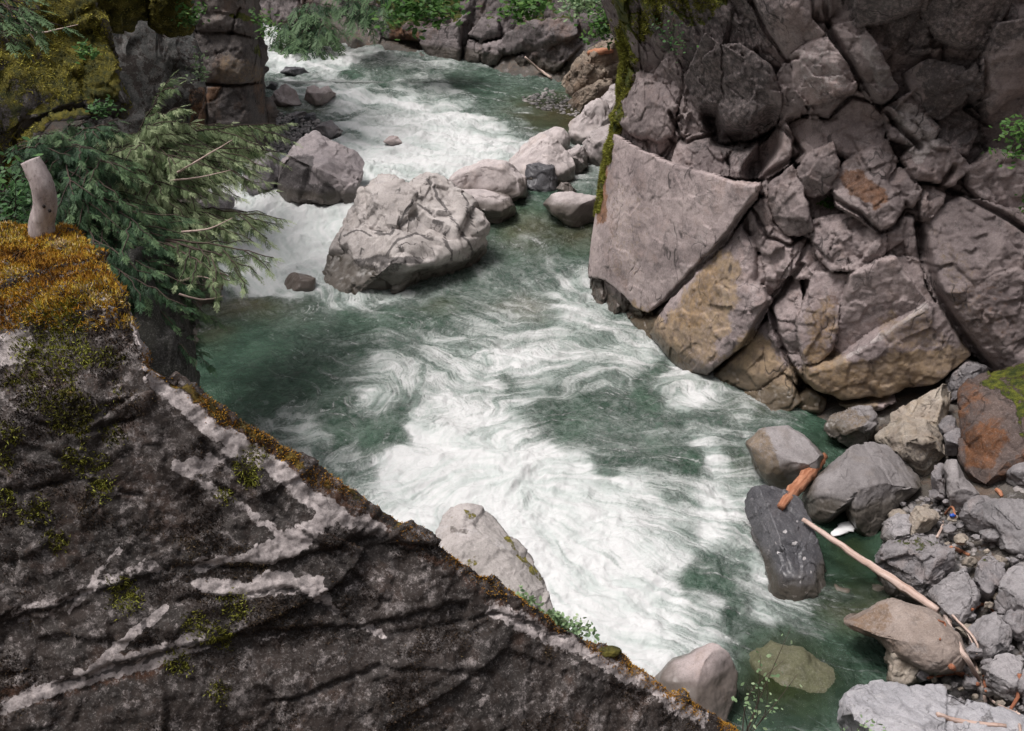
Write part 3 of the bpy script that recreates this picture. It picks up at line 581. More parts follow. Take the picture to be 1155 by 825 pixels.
# the layered corner on the left bank
KB = [([(205,-50),(300,-50),(303,8),(272,10),(262,18),(225,12)], .3, (0,.1), .2, .1), ([(272,12),(307,18),(310,40),(304,47),(264,36)], .45, (.05,.1), .2, .1, .9), ([(222,18),(262,16),(262,34),(250,38),(226,35)], .25, (0,.1), .2, .1), ([(222,38),(262,39),(306,48),(304,72),(300,90),(255,94),(222,94)], .35, (.05,-.1), .3, .15, .9, 'dark lichened middle layer of the corner'),
 ([(218,97),(232,97),(233,152),(216,160)], .3, (0,0), .15, .08, .6, 'rust brown strip below the joint'), ([(234,98),(250,97),(246,112),(234,116)], .35, (0,0), .12, .08, .6, 'orange brown corner patch'), ([(250,97),(302,92),(302,140),(294,165),(236,170),(234,118),(246,113)], .3, (-.03,-.1), .2, .12, .7, 'smooth dark lowest layer')]
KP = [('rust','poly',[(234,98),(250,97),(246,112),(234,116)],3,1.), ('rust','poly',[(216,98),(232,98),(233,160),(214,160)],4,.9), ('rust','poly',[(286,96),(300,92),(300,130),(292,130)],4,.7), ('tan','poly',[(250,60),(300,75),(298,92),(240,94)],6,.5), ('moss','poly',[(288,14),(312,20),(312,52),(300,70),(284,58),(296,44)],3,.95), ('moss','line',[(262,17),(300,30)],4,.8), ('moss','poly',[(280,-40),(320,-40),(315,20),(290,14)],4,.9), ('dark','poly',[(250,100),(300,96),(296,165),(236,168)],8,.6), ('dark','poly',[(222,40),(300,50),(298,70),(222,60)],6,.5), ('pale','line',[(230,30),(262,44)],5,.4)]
corner_m = rock_mat('layered_corner_rock', (.065, .055, .052), (.14, .12, .11), .9, crack=.7, moss=.06, pale=.2, pale_c=(.25, .21, .20), dark=.4, rust=.3, rust_c=(.17, .085, .04), bump=1.)
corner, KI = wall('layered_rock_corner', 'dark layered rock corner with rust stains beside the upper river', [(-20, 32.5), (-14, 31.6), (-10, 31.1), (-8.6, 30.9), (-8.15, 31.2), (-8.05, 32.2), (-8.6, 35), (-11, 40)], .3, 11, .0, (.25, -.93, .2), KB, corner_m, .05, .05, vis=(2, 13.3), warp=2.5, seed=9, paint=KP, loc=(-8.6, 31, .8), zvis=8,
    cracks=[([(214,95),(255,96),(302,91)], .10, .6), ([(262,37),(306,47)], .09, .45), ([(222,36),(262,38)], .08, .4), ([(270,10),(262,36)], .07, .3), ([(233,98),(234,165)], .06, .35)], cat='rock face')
# ------------------------------------------------------------------ free rocks: traced silhouette, real depth, chipped and worn surface
def rock(name, label, cat, poly, base, thick, mat, seed=1, sub=6, nf=9, sink=.22, rough=1., sq=.62, group=None, cuts=None, paint=None, parent=None, zloc=None, fq=(.80, .95), smoothk=1., lift=.42):
    rs = np.random.RandomState(seed); P2 = np.array(poly, float)
    if np.isscalar(base): Yc = base; bz = None
    else: bp = np.asarray(base, float); Yc = bp[1] + .42 * thick; bz = bp[2]
    y0, y1 = P2[:, 1].min(), P2[:, 1].max(); ym = y0 + .55 * (y1 - y0)
    P2[:, 1] += sink * (y1 - y0) * sst(ym, y1, P2[:, 1])
    a = 0; cx = cy = 0
    for i in range(len(P2)):
        x0_, y0_ = P2[i - 1]; x1_, y1_ = P2[i]; cr = x0_ * y1_ - x1_ * y0_; a += cr; cx += (x0_ + x1_) * cr; cy += (y0_ + y1_) * cr
    cpx, cpy = cx / (3 * a), cy / (3 * a)
    ctr = at_y(cpx, cpy, Yc)
    if bz is not None:                                   # sit on the contact level, about a third of it below
        dd0 = np.linalg.norm(ctr - C0); ry = (y1 - y0) / 2 * dd0 / FPX; al = math.asin((CH - ctr[2]) / dd0)
        vx = math.hypot(ry * math.cos(al), thick / 2 * math.sin(al)); ctr = at_z(cpx, cpy, bz + lift * vx)
    Vd = C0 - ctr; dist = np.linalg.norm(Vd); Vd /= dist
    Rr = np.cross(np.array([0, 0, 1.]), Vd); Rr /= np.linalg.norm(Rr); Uu = np.cross(Vd, Rr)
    loc2 = []
    for (x, y) in P2:
        d = ray(x, y); t = ((ctr - C0) @ Vd) / (d @ Vd); q = C0 + d * t - ctr; loc2.append((q @ Rr, q @ Uu))
    L2 = np.array(loc2); th = np.linspace(-math.pi, math.pi, 361); rr = np.full(361, 1e-3)
    for i in range(len(L2)):
        p0, p1 = L2[i], L2[(i + 1) % len(L2)]; e = p1 - p0
        dx, dy = np.cos(th), np.sin(th); den = dx * e[1] - dy * e[0]; den = np.where(abs(den) < 1e-12, 1e-12, den)
        t = (p0[0] * e[1] - p0[1] * e[0]) / den; u = (p0[0] * dy - p0[1] * dx) / den
        rr = np.where((t > 0) & (u >= -1e-6) & (u <= 1 + 1e-6), np.maximum(rr, t), rr)
    k = np.array([1, 2, 3, 2, 1.]) / 9; rp = np.r_[rr[-3:-1], rr, rr[1:3]]; rr = np.convolve(rp, k, 'valid')
    D, F = ico(sub); ang = np.arctan2(D[:, 1], D[:, 0]); rho = np.hypot(D[:, 0], D[:, 1]); c = D[:, 2]
    rad = np.interp(ang, th, rr); H = thick / 2
    X = rad * rho ** sq * np.cos(ang); Yv = rad * rho ** sq * np.sin(ang); Zv = H * np.sign(c) * np.abs(c) ** .85
    Q = np.stack([X, Yv, Zv], 1)
    for (n, q) in (cuts or []):
        n = np.array(n, float) / np.linalg.norm(n); pr = Q @ n; dd = np.quantile(pr, q); Q = Q - np.outer(np.maximum(pr - dd, 0) * .96, n)
    for i in range(nf):
        n = rs.normal(size=3); n[2] = abs(n[2]) * .8 + .35 if i % 3 else n[2]; n[:2] *= 1.2; n /= np.linalg.norm(n)
        pr = Q @ n; dd = np.quantile(pr, rs.uniform(*fq)); Q = Q - np.outer(np.maximum(pr - dd, 0) * .93, n)
    qa = np.arctan2(Q[:, 1], Q[:, 0]); qr = np.hypot(Q[:, 0], Q[:, 1]); nb_ = 90; bi_ = ((qa + math.pi) / (2 * math.pi) * nb_).astype(int) % nb_
    mx = np.full(nb_, 1e-6); np.maximum.at(mx, bi_, qr); bc = (np.arange(nb_) + .5) / nb_ * 2 * math.pi - math.pi; rat = np.clip(np.interp(bc, th, rr) / mx, .8, 2.2)
    ke = np.r_[rat[-3:], rat, rat[:3]]; rat = np.convolve(ke, np.array([1, 2, 3, 4, 3, 2, 1]) / 16., 'valid')
    sr = np.interp(qa, np.r_[bc[-1] - 2 * math.pi, bc, bc[0] + 2 * math.pi], np.r_[rat[-1], rat, rat[0]]); Q[:, 0] *= sr; Q[:, 1] *= sr
    W = ctr + Q[:, :1] * Rr + Q[:, 1:2] * Uu + Q[:, 2:] * Vd
    size = math.sqrt(abs(a) / 2) * dist / FPX; nm = vnorm(W, F); s1 = 1 / size
    f1, e1 = facet(W, 2.2 * s1, seed); f2, _ = facet(W, 6 * s1, seed + 4); f3, _ = facet(W, 15 * s1, seed + 6)
    disp = size * (rough * (.050 * f1 + .022 * f2 + .008 * f3 - .012 * np.exp(-e1 * 16)) + smoothk * .05 * fbm(W, 1.6 * s1, 6, .5, off=seed * 3.1))
    W = W + nm * disp[:, None]
    at = {k: np.zeros(len(W)) for k in ('moss', 'rust', 'pale', 'dark', 'tan', 'tone')}; at['tone'] += rs.uniform(-.35, .35)
    if paint:
        px, py, _ = proj(W); frm = (nm @ Vd) > -.35; jx = px + 5 * fbm(W, 3 * s1, 4, .6); jy = py + 5 * fbm(W, 3 * s1, 4, .6, off=7)
        for (k_, kind, pts, wdt, v) in paint:
            d = poly_sd(jx, jy, pts) if kind == 'poly' else wdt - line_d(jx, jy, pts)
            at[k_] = np.maximum(at[k_], v * sst(-.5 * wdt, .5 * wdt, d) * frm)
    zb = (bz if bz is not None else W[:, 2].min()); loc = (ctr[0], ctr[1], zb)
    o = mesh_obj(name, W, F, mat, parent, loc, True, at)
    if label: o['label'] = label
    if cat: o['category'] = cat
    if group: o['group'] = group
    return o, W, F

grey_m = rock_mat('grey_boulder', (.20, .19, .195), (.31, .29, .295), 1.6, crack=.55, pale=.2, dark=.18, rust=.06, wet=.2, moss=.02)
smooth_m = rock_mat('smooth_boulder', (.19, .175, .175), (.27, .25, .25), 1.6, crack=.25, pale=.08, dark=.08, rust=.14, rust_c=(.17, .12, .07), wet=.4, bump=.5)
saddle_m = rock_mat('brown_saddle', (.17, .135, .115), (.25, .205, .18), 1.6, crack=.3, pale=.1, dark=.15, rust=.25, rust_c=(.15, .09, .05), wet=.35, bump=.5)
pale_m = rock_mat('pale_boulder', (.34, .30, .295), (.46, .41, .40), 1.0, crack=.35, pale=.2, pale_c=(.5, .46, .45), dark=.06, rust=.2, rust_c=(.30, .21, .15), wet=1.15, bump=.6)
pink_m = rock_mat('pink_boulder', (.34, .28, .27), (.42, .36, .35), 1.6, crack=.1, pale=.1, dark=.02, rust=.2, rust_c=(.24, .15, .09), wet=.5, bump=.4)
mid_m = rock_mat('fractured_boulder', (.34, .31, .295), (.50, .46, .44), .9, crack=1., moss=.0, pale=.25, dark=.16, rust=.08, rust_c=(.26, .2, .14), wet=.45, bump=.55)
midl_m = rock_mat('veined_boulder', (.22, .195, .20), (.33, .29, .29), .9, crack=.5, pale=.15, dark=.16, wet=1.05, bump=.8, strata=.3, strot=(.9, .5, 0))
darkwet_m = rock_mat('dark_slab', (.05, .05, .056), (.092, .09, .097), 1.4, crack=.3, pale=.08, dark=.15, wet=.05, bump=.4, rough=.42)
brown_m = rock_mat('rusty_boulder', (.085, .062, .055), (.15, .11, .095), 1.3, crack=.5, moss=.10, moss_b=(.17, .18, .02), pale=.12, pale_c=(.26, .2, .19), dark=.3, rust=.6, rust_c=(.19, .07, .018), bump=1.1)
bank_m = rock_mat('bank_boulder', (.16, .15, .155), (.28, .26, .265), 2., crack=.6, pale=.25, dark=.3, rust=.12, moss=.04, wet=.1)
warmbank_m = rock_mat('warm_bank_boulder', (.24, .20, .165), (.34, .30, .25), 2., crack=.5, pale=.2, dark=.2, rust=.25, rust_c=(.24, .16, .08), moss=.03, wet=.1)
lichen_m = rock_mat('lichened_boulder', (.27, .25, .235), (.40, .365, .35), 1.6, crack=.3, pale=.3, dark=.22, dark_c=(.10, .085, .075), moss=.10, moss_a=(.08, .075, .015), moss_b=(.2, .17, .03), bump=.8)
mossy_m = rock_mat('mossy_rock', (.06, .05, .045), (.12, .105, .10), 1.2, crack=.5, moss=.68, moss_a=(.04, .046, .008), moss_b=(.19, .16, .02), pale=.2, dark=.4, bump=1.2)
slabl_m = rock_mat('grey_lichen_slab', (.05, .052, .05), (.10, .102, .098), 1.4, crust=.45, crack=.3, moss=.0, pale=.5, pale_c=(.21, .21, .20), dark=.45, dark_c=(.035, .035, .035), bump=.9)

# --- middle of the river
rock('boulder', 'huge pale fractured boulder standing in midstream with moss in its cracks', 'boulder', [(344,336),(355,312),(370,285),(384,250),(397,216),(412,201),(430,194),(444,197),(460,208),(478,190),(494,191),(512,210),(545,245),(554,268),(546,292),(505,314),(450,332),(390,338)],
     wpt(450, 331), 4.0, mid_m, 11, 7, 9, sink=.16, rough=1.3, smoothk=.25, fq=(.80, .93), cuts=[((-.65,.25,.7),.80),((.45,.45,.75),.80),((.1,-.55,.8),.84),((-.15,.75,.6),.86)],
     paint=[('dark','line',[(480,200),(495,225),(522,264),(535,285)],1.5,1.),('dark','line',[(430,302),(446,272),(468,262),(490,270)],1.6,1.),('dark','line',[(466,226),(450,250),(438,264),(425,262)],1.6,1.),('dark','line',[(470,230),(498,252),(510,292)],1.3,1.),('dark','line',[(388,264),(405,258),(420,264)],1.3,1.),('dark','line',[(398,300),(430,292),(475,296)],3.5,1.),('dark','line',[(520,215),(528,240),(540,262)],1.2,1.),('moss','line',[(405,225),(420,205),(430,197)],5,.42),('moss','line',[(455,232),(462,222),(480,215)],4,.4),('moss','line',[(490,220),(505,240),(515,255)],3,.34),('moss','line',[(408,262),(415,258)],5,.4),('dark','poly',[(395,300),(430,290),(470,290),(440,312),(400,312)],5,.6),('dark','line',[(356,330),(400,335),(450,330)],6,.5),('dark','poly',[(520,290),(553,268),(550,295),(515,312)],5,.6)])
rock('boulder', 'pinkish grey pyramid boulder with dark blotches at the foot of the rapid', 'boulder', [(306,210),(318,180),(338,160),(355,147),(380,158),(405,171),(413,184),(405,203),(396,224),(372,230),(340,222)],
     wpt(372, 226), 3.2, midl_m, 5, 6, 3, rough=.7, cuts=[((-.6,-.1,.75),.80),((.5,.6,.6),.80),((.1,.85,.5),.86)], paint=[('dark','poly',[(310,190),(335,172),(355,178),(350,210),(370,200),(385,225),(340,222),(308,212)],6,.8)])
rock('boulder', 'broad pale boulder awash beside the fractured midstream boulder', 'boulder', [(494,214),(512,196),(545,182),(572,184),(593,199),(596,217),(560,224),(520,222)], wpt(560, 219), 2.2, pale_m, 21, 6, 3, rough=.5, sq=.6)
rock('boulder', 'low rounded pale boulder tucked behind the shoulder of the fractured boulder', 'boulder', [(500,218),(515,213),(550,214),(575,222),(589,243),(565,250),(530,248),(508,240)], wpt(565, 247), 1.7, pale_m, 22, 6, 3, rough=.4, sq=.6)
rock('boulder', 'large pale boulder with a pointed crest behind the small dark cubic rock', 'boulder', [(572,182),(588,164),(612,147),(630,160),(645,178),(649,195),(640,202),(610,206),(580,194)], wpt(615, 203), 2.3, pale_m, 23, 6, 4, rough=.6, cuts=[((.5,.5,.7),.82),((-.4,.6,.7),.82)])
rock('boulder', 'grey pale boulder half hidden behind the crested pale boulder', 'boulder', [(610,152),(625,144),(636,145),(643,155),(642,172),(625,176)], wpt(630, 172) + (0, .4, 0), 1.5, pale_m, 24, 5, 4, rough=.7)
rock('cubic_rock', 'small dark wet cubic rock standing among pale boulders', 'rock', [(593,186),(603,183),(626,185),(629,214),(612,219),(595,212)], wpt(611, 217), .75, darkwet_m, 25, 6, 2, sq=.35, rough=.8, cuts=[((0,1,.35),.85)])
rock('boulder', 'low flat pale boulder lying against the pale cliff slab', 'boulder', [(612,230),(622,219),(645,215),(674,222),(676,252),(645,250),(620,240)], wpt(648, 246), 1.6, pale_m, 26, 6, 2, rough=.3, sq=.7)
rock('rock', 'little pale rock poking up behind the dark cubic rock', 'rock', [(627,213),(633,206),(642,206),(652,217),(640,222)], wpt(640, 219), .7, pale_m, 27, 5, 3)
for i, (pl, bp, lb) in enumerate([([(640,140),(660,120),(678,110),(690,120),(686,150),(660,160),(645,155)], (664,157), 'pale upper block of the tumbled heap beside the cliff edge'),
    ([(655,165),(668,148),(690,140),(692,180),(672,184),(660,178)], (672,181), 'pale lower block of the tumbled heap beside the cliff edge'), ([(640,172),(652,162),(664,172),(664,186),(648,190)], (654,187), 'small pale angular rock below the tumbled heap'),
    ([(676,112),(690,96),(704,96),(704,125),(688,128)], (690,126), 'topmost pale block wedged against the mossy cliff edge')]):
    rock('rock', lb, 'rock', pl, wpt(*bp) + (.1, .2, .2), 1.3, pale_m, 30 + i, 5, 7, rough=1.3)
rock('rock', 'dark streaked stone lying between the pale heap blocks', 'rock', [(658,162),(668,157),(676,162),(672,170),(662,169)], wpt(667, 169) + (0, -.4, .25), .5, darkwet_m, 35, 5, 5)
rock('rock', 'tan pink rock breaking the white water on the left of the upper river', 'rock', [(300,114),(310,103),(321,94),(334,104),(341,114),(320,117)], wpt(321, 115), 1.6, pink_m, 36, 5, 5)
rock('rock', 'pair topped tan rock in the white water beside the pointed one', 'rock', [(343,112),(346,98),(354,95),(361,101),(370,97),(380,106),(376,115),(356,116)], wpt(360, 115), 1.4, pink_m, 37, 5, 4)
rock('rock', 'low dark rock awash above the tan rocks', 'rock', [(299,100),(306,92),(314,96),(310,102)], wpt(306, 101), .8, darkwet_m, 38, 4, 4)
rock('rock', 'rounded tan hump just breaking the foam of the upper river', 'rock', [(432,160),(440,154),(448,154),(454,161),(444,164)], wpt(443, 162), .7, pink_m, 39, 5, 2)
rock('rock', 'wet greenish hump under the top fall of the river', 'rock', [(315,82),(322,76),(342,77),(352,83),(330,85)], wpt(332, 84), 1.0, darkwet_m, 40, 5, 2)
rock('rock', 'pinkish hump showing through foam at the left foot of the fractured boulder', 'rock', [(318,323),(324,311),(332,307),(345,310),(356,314),(356,326),(335,328)], wpt(338, 324), .8, pink_m, 41, 5, 2, rough=.4)
for i, (pl, bp, mt, lb) in enumerate([([(324,142),(330,134),(338,131),(340,141),(332,146)], (332,144), darkwet_m, 'dark blue wedge on the gravel bar above the pyramid boulder'), ([(340,138),(346,128),(356,128),(357,136),(348,141)], (348,139), darkwet_m, 'dark rounded rock beside the dark wedge on the gravel bar'),
    ([(354,146),(362,139),(374,136),(384,146),(386,153),(368,154)], (370,152), bank_m, 'grey slab rock at the tip of the gravel bar'), ([(318,132),(330,127),(345,126),(348,131),(332,135)], (332,134), bank_m, 'low pale stone along the back of the gravel bar')]):
    rock('rock', lb, 'rock', pl, wpt(*bp), .8, mt, 50 + i, 5, 5)
for i, (pl, bp, mt, lb) in enumerate([([(205,262),(220,232),(245,214),(268,222),(262,238),(250,252),(232,256)], (245,252), bank_m, 'brownish rock under the tree at the edge of the white chute'), ([(245,252),(252,238),(264,236),(266,250),(256,255)], (258,254), warmbank_m, 'small mossy stone at the water under the overhanging branches'),
    ([(215,335),(222,316),(238,308),(252,318),(248,334),(232,340)], (235,337), warmbank_m, 'tan rock behind low twigs where the chute meets the pool'), ([(268,205),(285,180),(312,170),(320,200),(300,216),(280,214)], (296,214), bank_m, 'grey rock between the tree and the pyramid boulder')]):
    rock('rock', lb, 'rock', pl, wpt(*bp), 1.3, mt, 60 + i, 5, 7)

# --- right bank
def gb(x, y): return gpt(x, y, .24)
rock('boulder', 'big rust brown boulder with bright moss on its crown at the right edge', 'boulder', [(1078,522),(1084,480),(1088,445),(1104,424),(1124,412),(1155,405),(1200,420),(1206,500),(1165,540),(1122,550),(1098,552)], gb(1110, 548), 1.9, brown_m, 71, 7, 5, sink=.05, rough=.9, cuts=[((-.6,.1,.8),.82),((.3,.5,.8),.84)],
     paint=[('moss','poly',[(1098,435),(1124,410),(1200,405),(1200,455),(1150,470),(1135,450)],8,.45),('moss','line',[(1150,440),(1152,490)],8,.4),('rust','poly',[(1085,490),(1110,470),(1140,490),(1120,530),(1085,530)],8,.7)])
rock('boulder', 'large smooth grey boulder with a hollow below, beside the orange log', 'boulder', [(905,560),(918,538),(950,515),(965,500),(985,494),(1000,498),(1020,515),(1038,538),(1041,549),(1022,566),(1003,582),(984,604),(966,600),(958,588),(952,574),(938,586),(918,598),(907,584)], wpt(975, 598), 1.7, smooth_m, 72, 7, 2, sink=.05, rough=.35, sq=.66, cuts=[((.25,.75,.6),.80),((.7,-.1,.7),.86)],
     paint=[('dark','poly',[(905,585),(930,560),(955,570),(985,590),(985,608),(940,604)],10,.5)])
rock('boulder', 'smooth boulder with a tan wet flank rising from the river behind the orange log', 'boulder', [(840,500),(856,484),(888,480),(912,496),(930,513),(922,535),(895,552),(870,545),(850,525)], wpt(888, 545), 1.4, smooth_m, 73, 6, 2, rough=.25, paint=[('rust','poly',[(836,500),(860,480),(880,520),(890,555),(850,540)],6,.7)])
rock('slab_rock', 'dark wet slab with white specks standing at the edge of the rapid', 'boulder', [(836,562),(846,551),(862,546),(884,550),(905,565),(920,600),(932,640),(931,665),(905,688),(876,692),(866,682),(861,634),(846,600)], wpt(890, 690) + (0, 0, -.2), 1.3, darkwet_m, 74, 7, 2, sq=.5, rough=.6, sink=.05, smoothk=.5, cuts=[((.25,.7,.65),.74),((-.75,.1,.65),.80)], paint=[('pale','line',[(866,660),(868,684)],1.4,.8)] + [('pale','line',[(x, y), (x + 1, y + 1)], 1.1, 1.) for x, y in ((885,600),(897,612),(880,625),(905,630),(890,640),(902,655),(885,660),(915,645),(893,672),(908,668),(878,610),(900,590))])
rock('boulder', 'yellowish angular block with a dark broken face behind the smooth grey boulder', 'boulder', [(982,492),(1002,474),(1022,470),(1043,475),(1070,498),(1066,513),(1048,534),(1026,522),(1012,510)], gb(1045, 533), 1.1, warmbank_m, 75, 6, 7, cuts=[((-.2,.8,.5),.78),((.3,-.5,.8),.82)], paint=[('dark','poly',[(1012,512),(1045,495),(1070,500),(1060,520),(1045,534)],5,.5)])
rock('rock', 'small angular rock wedged behind the yellowish block', 'rock', [(1057,478),(1064,470),(1074,467),(1082,486),(1070,489),(1060,488)], gb(1070, 488), .6, bank_m, 76, 5, 6)
rock('boulder', 'smooth bent grey wedge leaning below the rust brown boulder', 'boulder', [(1064,526),(1070,517),(1080,517),(1090,540),(1104,556),(1092,574),(1078,578),(1068,558)], gb(1080, 576), .8, smooth_m, 77, 6, 3, rough=.5)
rock('boulder', 'flat grey slab lying beside the bent wedge', 'boulder', [(1080,582),(1088,568),(1103,559),(1133,566),(1128,585),(1107,594),(1092,592)], gb(1105, 592), .7, bank_m, 78, 6, 4, rough=.7)
rock('boulder', 'big squarish grey boulder at the right edge of the bank', 'boulder', [(1098,582),(1108,568),(1130,562),(1160,566),(1186,580),(1184,612),(1150,616),(1118,608),(1103,598)], gb(1125, 610), 1.0, grey_m, 79, 6, 5, sq=.5, cuts=[((0,.8,.6),.8),((-.6,-.1,.8),.84)])
rock('rock', 'pale wedge shaped rock at the right edge above the squarish boulder', 'rock', [(1134,533),(1146,524),(1175,518),(1172,545),(1140,541)], gb(1146, 543) , .7, bank_m, 80, 5, 6)
rock('rock', 'grey flattish rock at the head of the still pool', 'rock', [(992,604),(998,590),(1016,577),(1031,580),(1027,600),(1005,606)], gb(1008, 605), .7, grey_m, 81, 6, 5)
rock('rock', 'yellowish chunk of rock with an edge ridge above the layered dark rock', 'rock', [(1022,597),(1026,580),(1034,571),(1056,576),(1061,584),(1046,596),(1028,602)], gb(1040, 600), .6, warmbank_m, 82, 6, 6)
rock('boulder', 'layered dark boulder with a mossy top beside the still pool', 'boulder', [(981,634),(998,612),(1020,601),(1048,600),(1078,616),(1073,642),(1056,670),(1030,668),(1002,654)], gb(1030, 668), 1.1, bank_m, 83, 7, 7, rough=1.4, cuts=[((-.1,.85,.5),.78)], paint=[('moss','poly',[(1005,610),(1035,602),(1070,616),(1040,620),(1010,622)],4,.4),('dark','poly',[(1000,640),(1030,630),(1060,640),(1055,668),(1015,660)],6,.4)])
rock('boulder', 'pointed pale grey rock spotted with green moss beside the pole', 'boulder', [(1042,672),(1064,655),(1089,640),(1098,655),(1104,672),(1084,698),(1062,690)], gb(1072, 694), .8, grey_m, 84, 6, 7, paint=[('moss','line',[(1078,690),(1084,672)],5,.4)])
rock('boulder', 'upright brownish grey rock with moss on its shoulder', 'boulder', [(1098,656),(1102,634),(1117,626),(1134,636),(1133,650),(1120,672),(1104,668)], gb(1115, 670), .7, bank_m, 85, 6, 6, paint=[('moss','poly',[(1106,632),(1120,626),(1130,634),(1112,640)],3,.4)])
rock('boulder', 'dark angular boulder at the right edge below the squarish one', 'boulder', [(1120,682),(1124,660),(1142,637),(1165,640),(1180,680),(1160,692),(1132,690)], gb(1140, 690), .8, grey_m, 86, 6, 6)
rock('boulder', 'faceted grey boulder beside the bleached sticks', 'boulder', [(1090,708),(1100,697),(1122,690),(1142,708),(1138,727),(1120,738),(1100,737)], gb(1115, 737), .7, grey_m, 87, 6, 6)
rock('boulder', 'round grey boulder below the faceted one near the right edge', 'boulder', [(1106,754),(1122,738),(1140,734),(1153,748),(1150,772),(1138,786),(1120,782)], gb(1130, 784), .7, grey_m, 88, 6, 4)
rock('rock', 'rough rock cut by the right edge beside the round boulder', 'rock', [(1146,776),(1154,752),(1175,745),(1180,782),(1156,790)], gb(1158, 788), .6, bank_m, 89, 5, 6)
rock('rock', 'dark rock at the right edge above the faceted boulder', 'rock', [(1130,700),(1140,690),(1165,686),(1170,715),(1145,718),(1134,710)], gb(1146, 716), .6, bank_m, 90, 5, 6)
rock('boulder', 'smooth brown saddle shaped boulder sloping into the river', 'boulder', [(945,700),(966,690),(990,680),(1006,677),(1030,684),(1058,694),(1084,715),(1095,740),(1086,760),(1050,765),(1010,745),(985,722),(960,712)], gb(1020, 750), 1.3, saddle_m, 91, 7, 2, rough=.3, sink=.02, sq=.7, paint=[('rust','poly',[(960,695),(1000,680),(1010,700),(985,720),(960,712)],6,.6)])
rock('boulder', 'blocky brownish boulder in front of the brown saddle boulder', 'boulder', [(996,742),(1004,726),(1017,712),(1048,713),(1053,724),(1049,746),(1040,758),(1012,762),(1000,758)], gb(1022, 762), .8, warmbank_m, 92, 6, 5, cuts=[((-.1,.8,.6),.80),((.1,-.1,1),.8)])
rock('slab_rock', 'long pale grey slab with dark damp patches along the bottom right', 'boulder', [(944,800),(950,780),(962,768),(1000,766),(1070,768),(1110,790),(1158,808),(1200,850),(1190,900),(950,880)], gb(985, 815), 1.8, rock_mat('pale_slab_rock', (.27, .265, .28), (.36, .35, .365), 1.8, crack=.5, pale=.25, dark=.12, wet=-5, bump=1.), 93, 7, 4, sq=.5, sink=0., rough=.8, cuts=[((0,.8,.6),.72)],
     paint=[('dark','poly',[(1064,798),(1080,776),(1092,784),(1092,794),(1075,796)],2,.6),('dark','poly',[(1098,815),(1120,800),(1122,815)],2,.6),('dark','poly',[(945,790),(985,775),(985,815),(950,830)],6,.35)])
rock('boulder', 'round pinkish boulder at the bottom of the rapid behind the mossy ridge', 'boulder', [(738,765),(760,742),(785,729),(806,726),(824,738),(832,760),(829,780),(818,802),(790,815),(755,800)], wpt(800, 806), 1.1, pink_m, 94, 6, 1, rough=.12, sq=.68, cuts=[((.7,.0,.7),.84)])
rock('boulder', 'greenish slab lying just under the water by the leafy twig', 'boulder', [(838,742),(868,720),(902,730),(952,775),(955,812),(910,815),(862,785)], wpt(905, 800) + (0, 0, -.5), .95, rock_mat('sunken_slab', (.085, .088, .045), (.13, .125, .075), 1.6, crack=.1, pale=.1, dark=.15, wet=-5, bump=.4), 95, 6, 0, rough=.15, smoothk=2., sq=.75, lift=.3)
for i, (pl, bp, lb) in enumerate([([(934,666),(944,661),(958,664),(964,672),(950,676)], (950,675), 'yellow green stone lying under the clear pool'), ([(998,670),(1006,666),(1016,669),(1017,676),(1004,677)], (1008,676), 'rounded orange brown stone in the shallows of the pool'), ([(978,664),(990,658),(1002,662),(1000,672),(984,673)], (990,672), 'dull olive stone under the clear pool')]):
    rock('stone', lb, 'stone', pl, wpt(*bp) + (0, .1, -.14), .3, warmbank_m, 97 + i, 4, 2, rough=.2)
for i, (pl, bp, mt, lb) in enumerate([([(927,484),(938,466),(960,460),(983,458),(992,478),(975,498),(955,496)], (962,496), smooth_m, 'smooth tan boulder at the cliff foot above the still corner pool'), ([(1000,486),(1004,466),(1040,446),(1070,430),(1076,446),(1060,482),(1030,490)], (1035,488), warmbank_m, 'long pale tilted slab leaning against the foot of the cliff'),
    ([(1066,430),(1090,405),(1120,416),(1100,440),(1074,448)], (1082,447), bank_m, 'grey tilted slab in the gap between cliff and rust brown boulder'), ([(1064,492),(1078,482),(1090,488),(1084,508),(1068,508)], (1075,507), bank_m, 'small grey rock beside the rust brown boulder'),
    ([(1050,534),(1060,520),(1068,528),(1066,552),(1052,556)], (1060,555), bank_m, 'grey stone below the yellowish block')]):
    rock('rock', lb, 'rock', pl, gb(*bp), 1.0, mt, 110 + i, 6, 6, paint=[('rust','poly',[(925,470),(960,460),(985,470),(960,500)],6,.6)] if i == 0 else None)
# the lesser stones that fill the bank between the boulders
rs = np.random.RandomState(4); reg = [(1000,585),(1040,560),(1068,560),(1155,600),(1160,800),(1105,800),(1040,765),(1095,745),(1060,690),(1030,600)]
stones = []; tries = 0
while len(stones) < 120 and tries < 4000:
    tries += 1; x, y = rs.uniform(985, 1175), rs.uniform(545, 812)
    if poly_sd(np.array([x]), np.array([y]), reg)[0] < -6: continue
    r = 3.5 + 8 * rs.rand() ** 2.2
    if any(math.hypot(x - a, y - b) < .8 * (r + c) for a, b, c in stones): continue
    stones.append((x, y, r))
for i, (x, y, r) in enumerate(stones):
    n = rs.randint(5, 8); th0 = np.sort(rs.uniform(0, 6.283, n)); pl = [(x + r * 1.25 * math.cos(a) * rs.uniform(.75, 1.15), y - r * .85 * math.sin(a) * rs.uniform(.75, 1.15)) for a in np.linspace(0, 6.283, n, endpoint=False) + rs.uniform(0, .5)]
    p = gb(x, y + r * .5); rock('stone', 'small grey angular stone wedged between the bank boulders', 'stone', pl, p, r * 2.4 * np.linalg.norm(p - C0) / FPX, [bank_m, grey_m, bank_m, warmbank_m][rs.randint(4)], 200 + i, 4, 6, sink=.1, rough=1.2, group='small stones filling the bank')
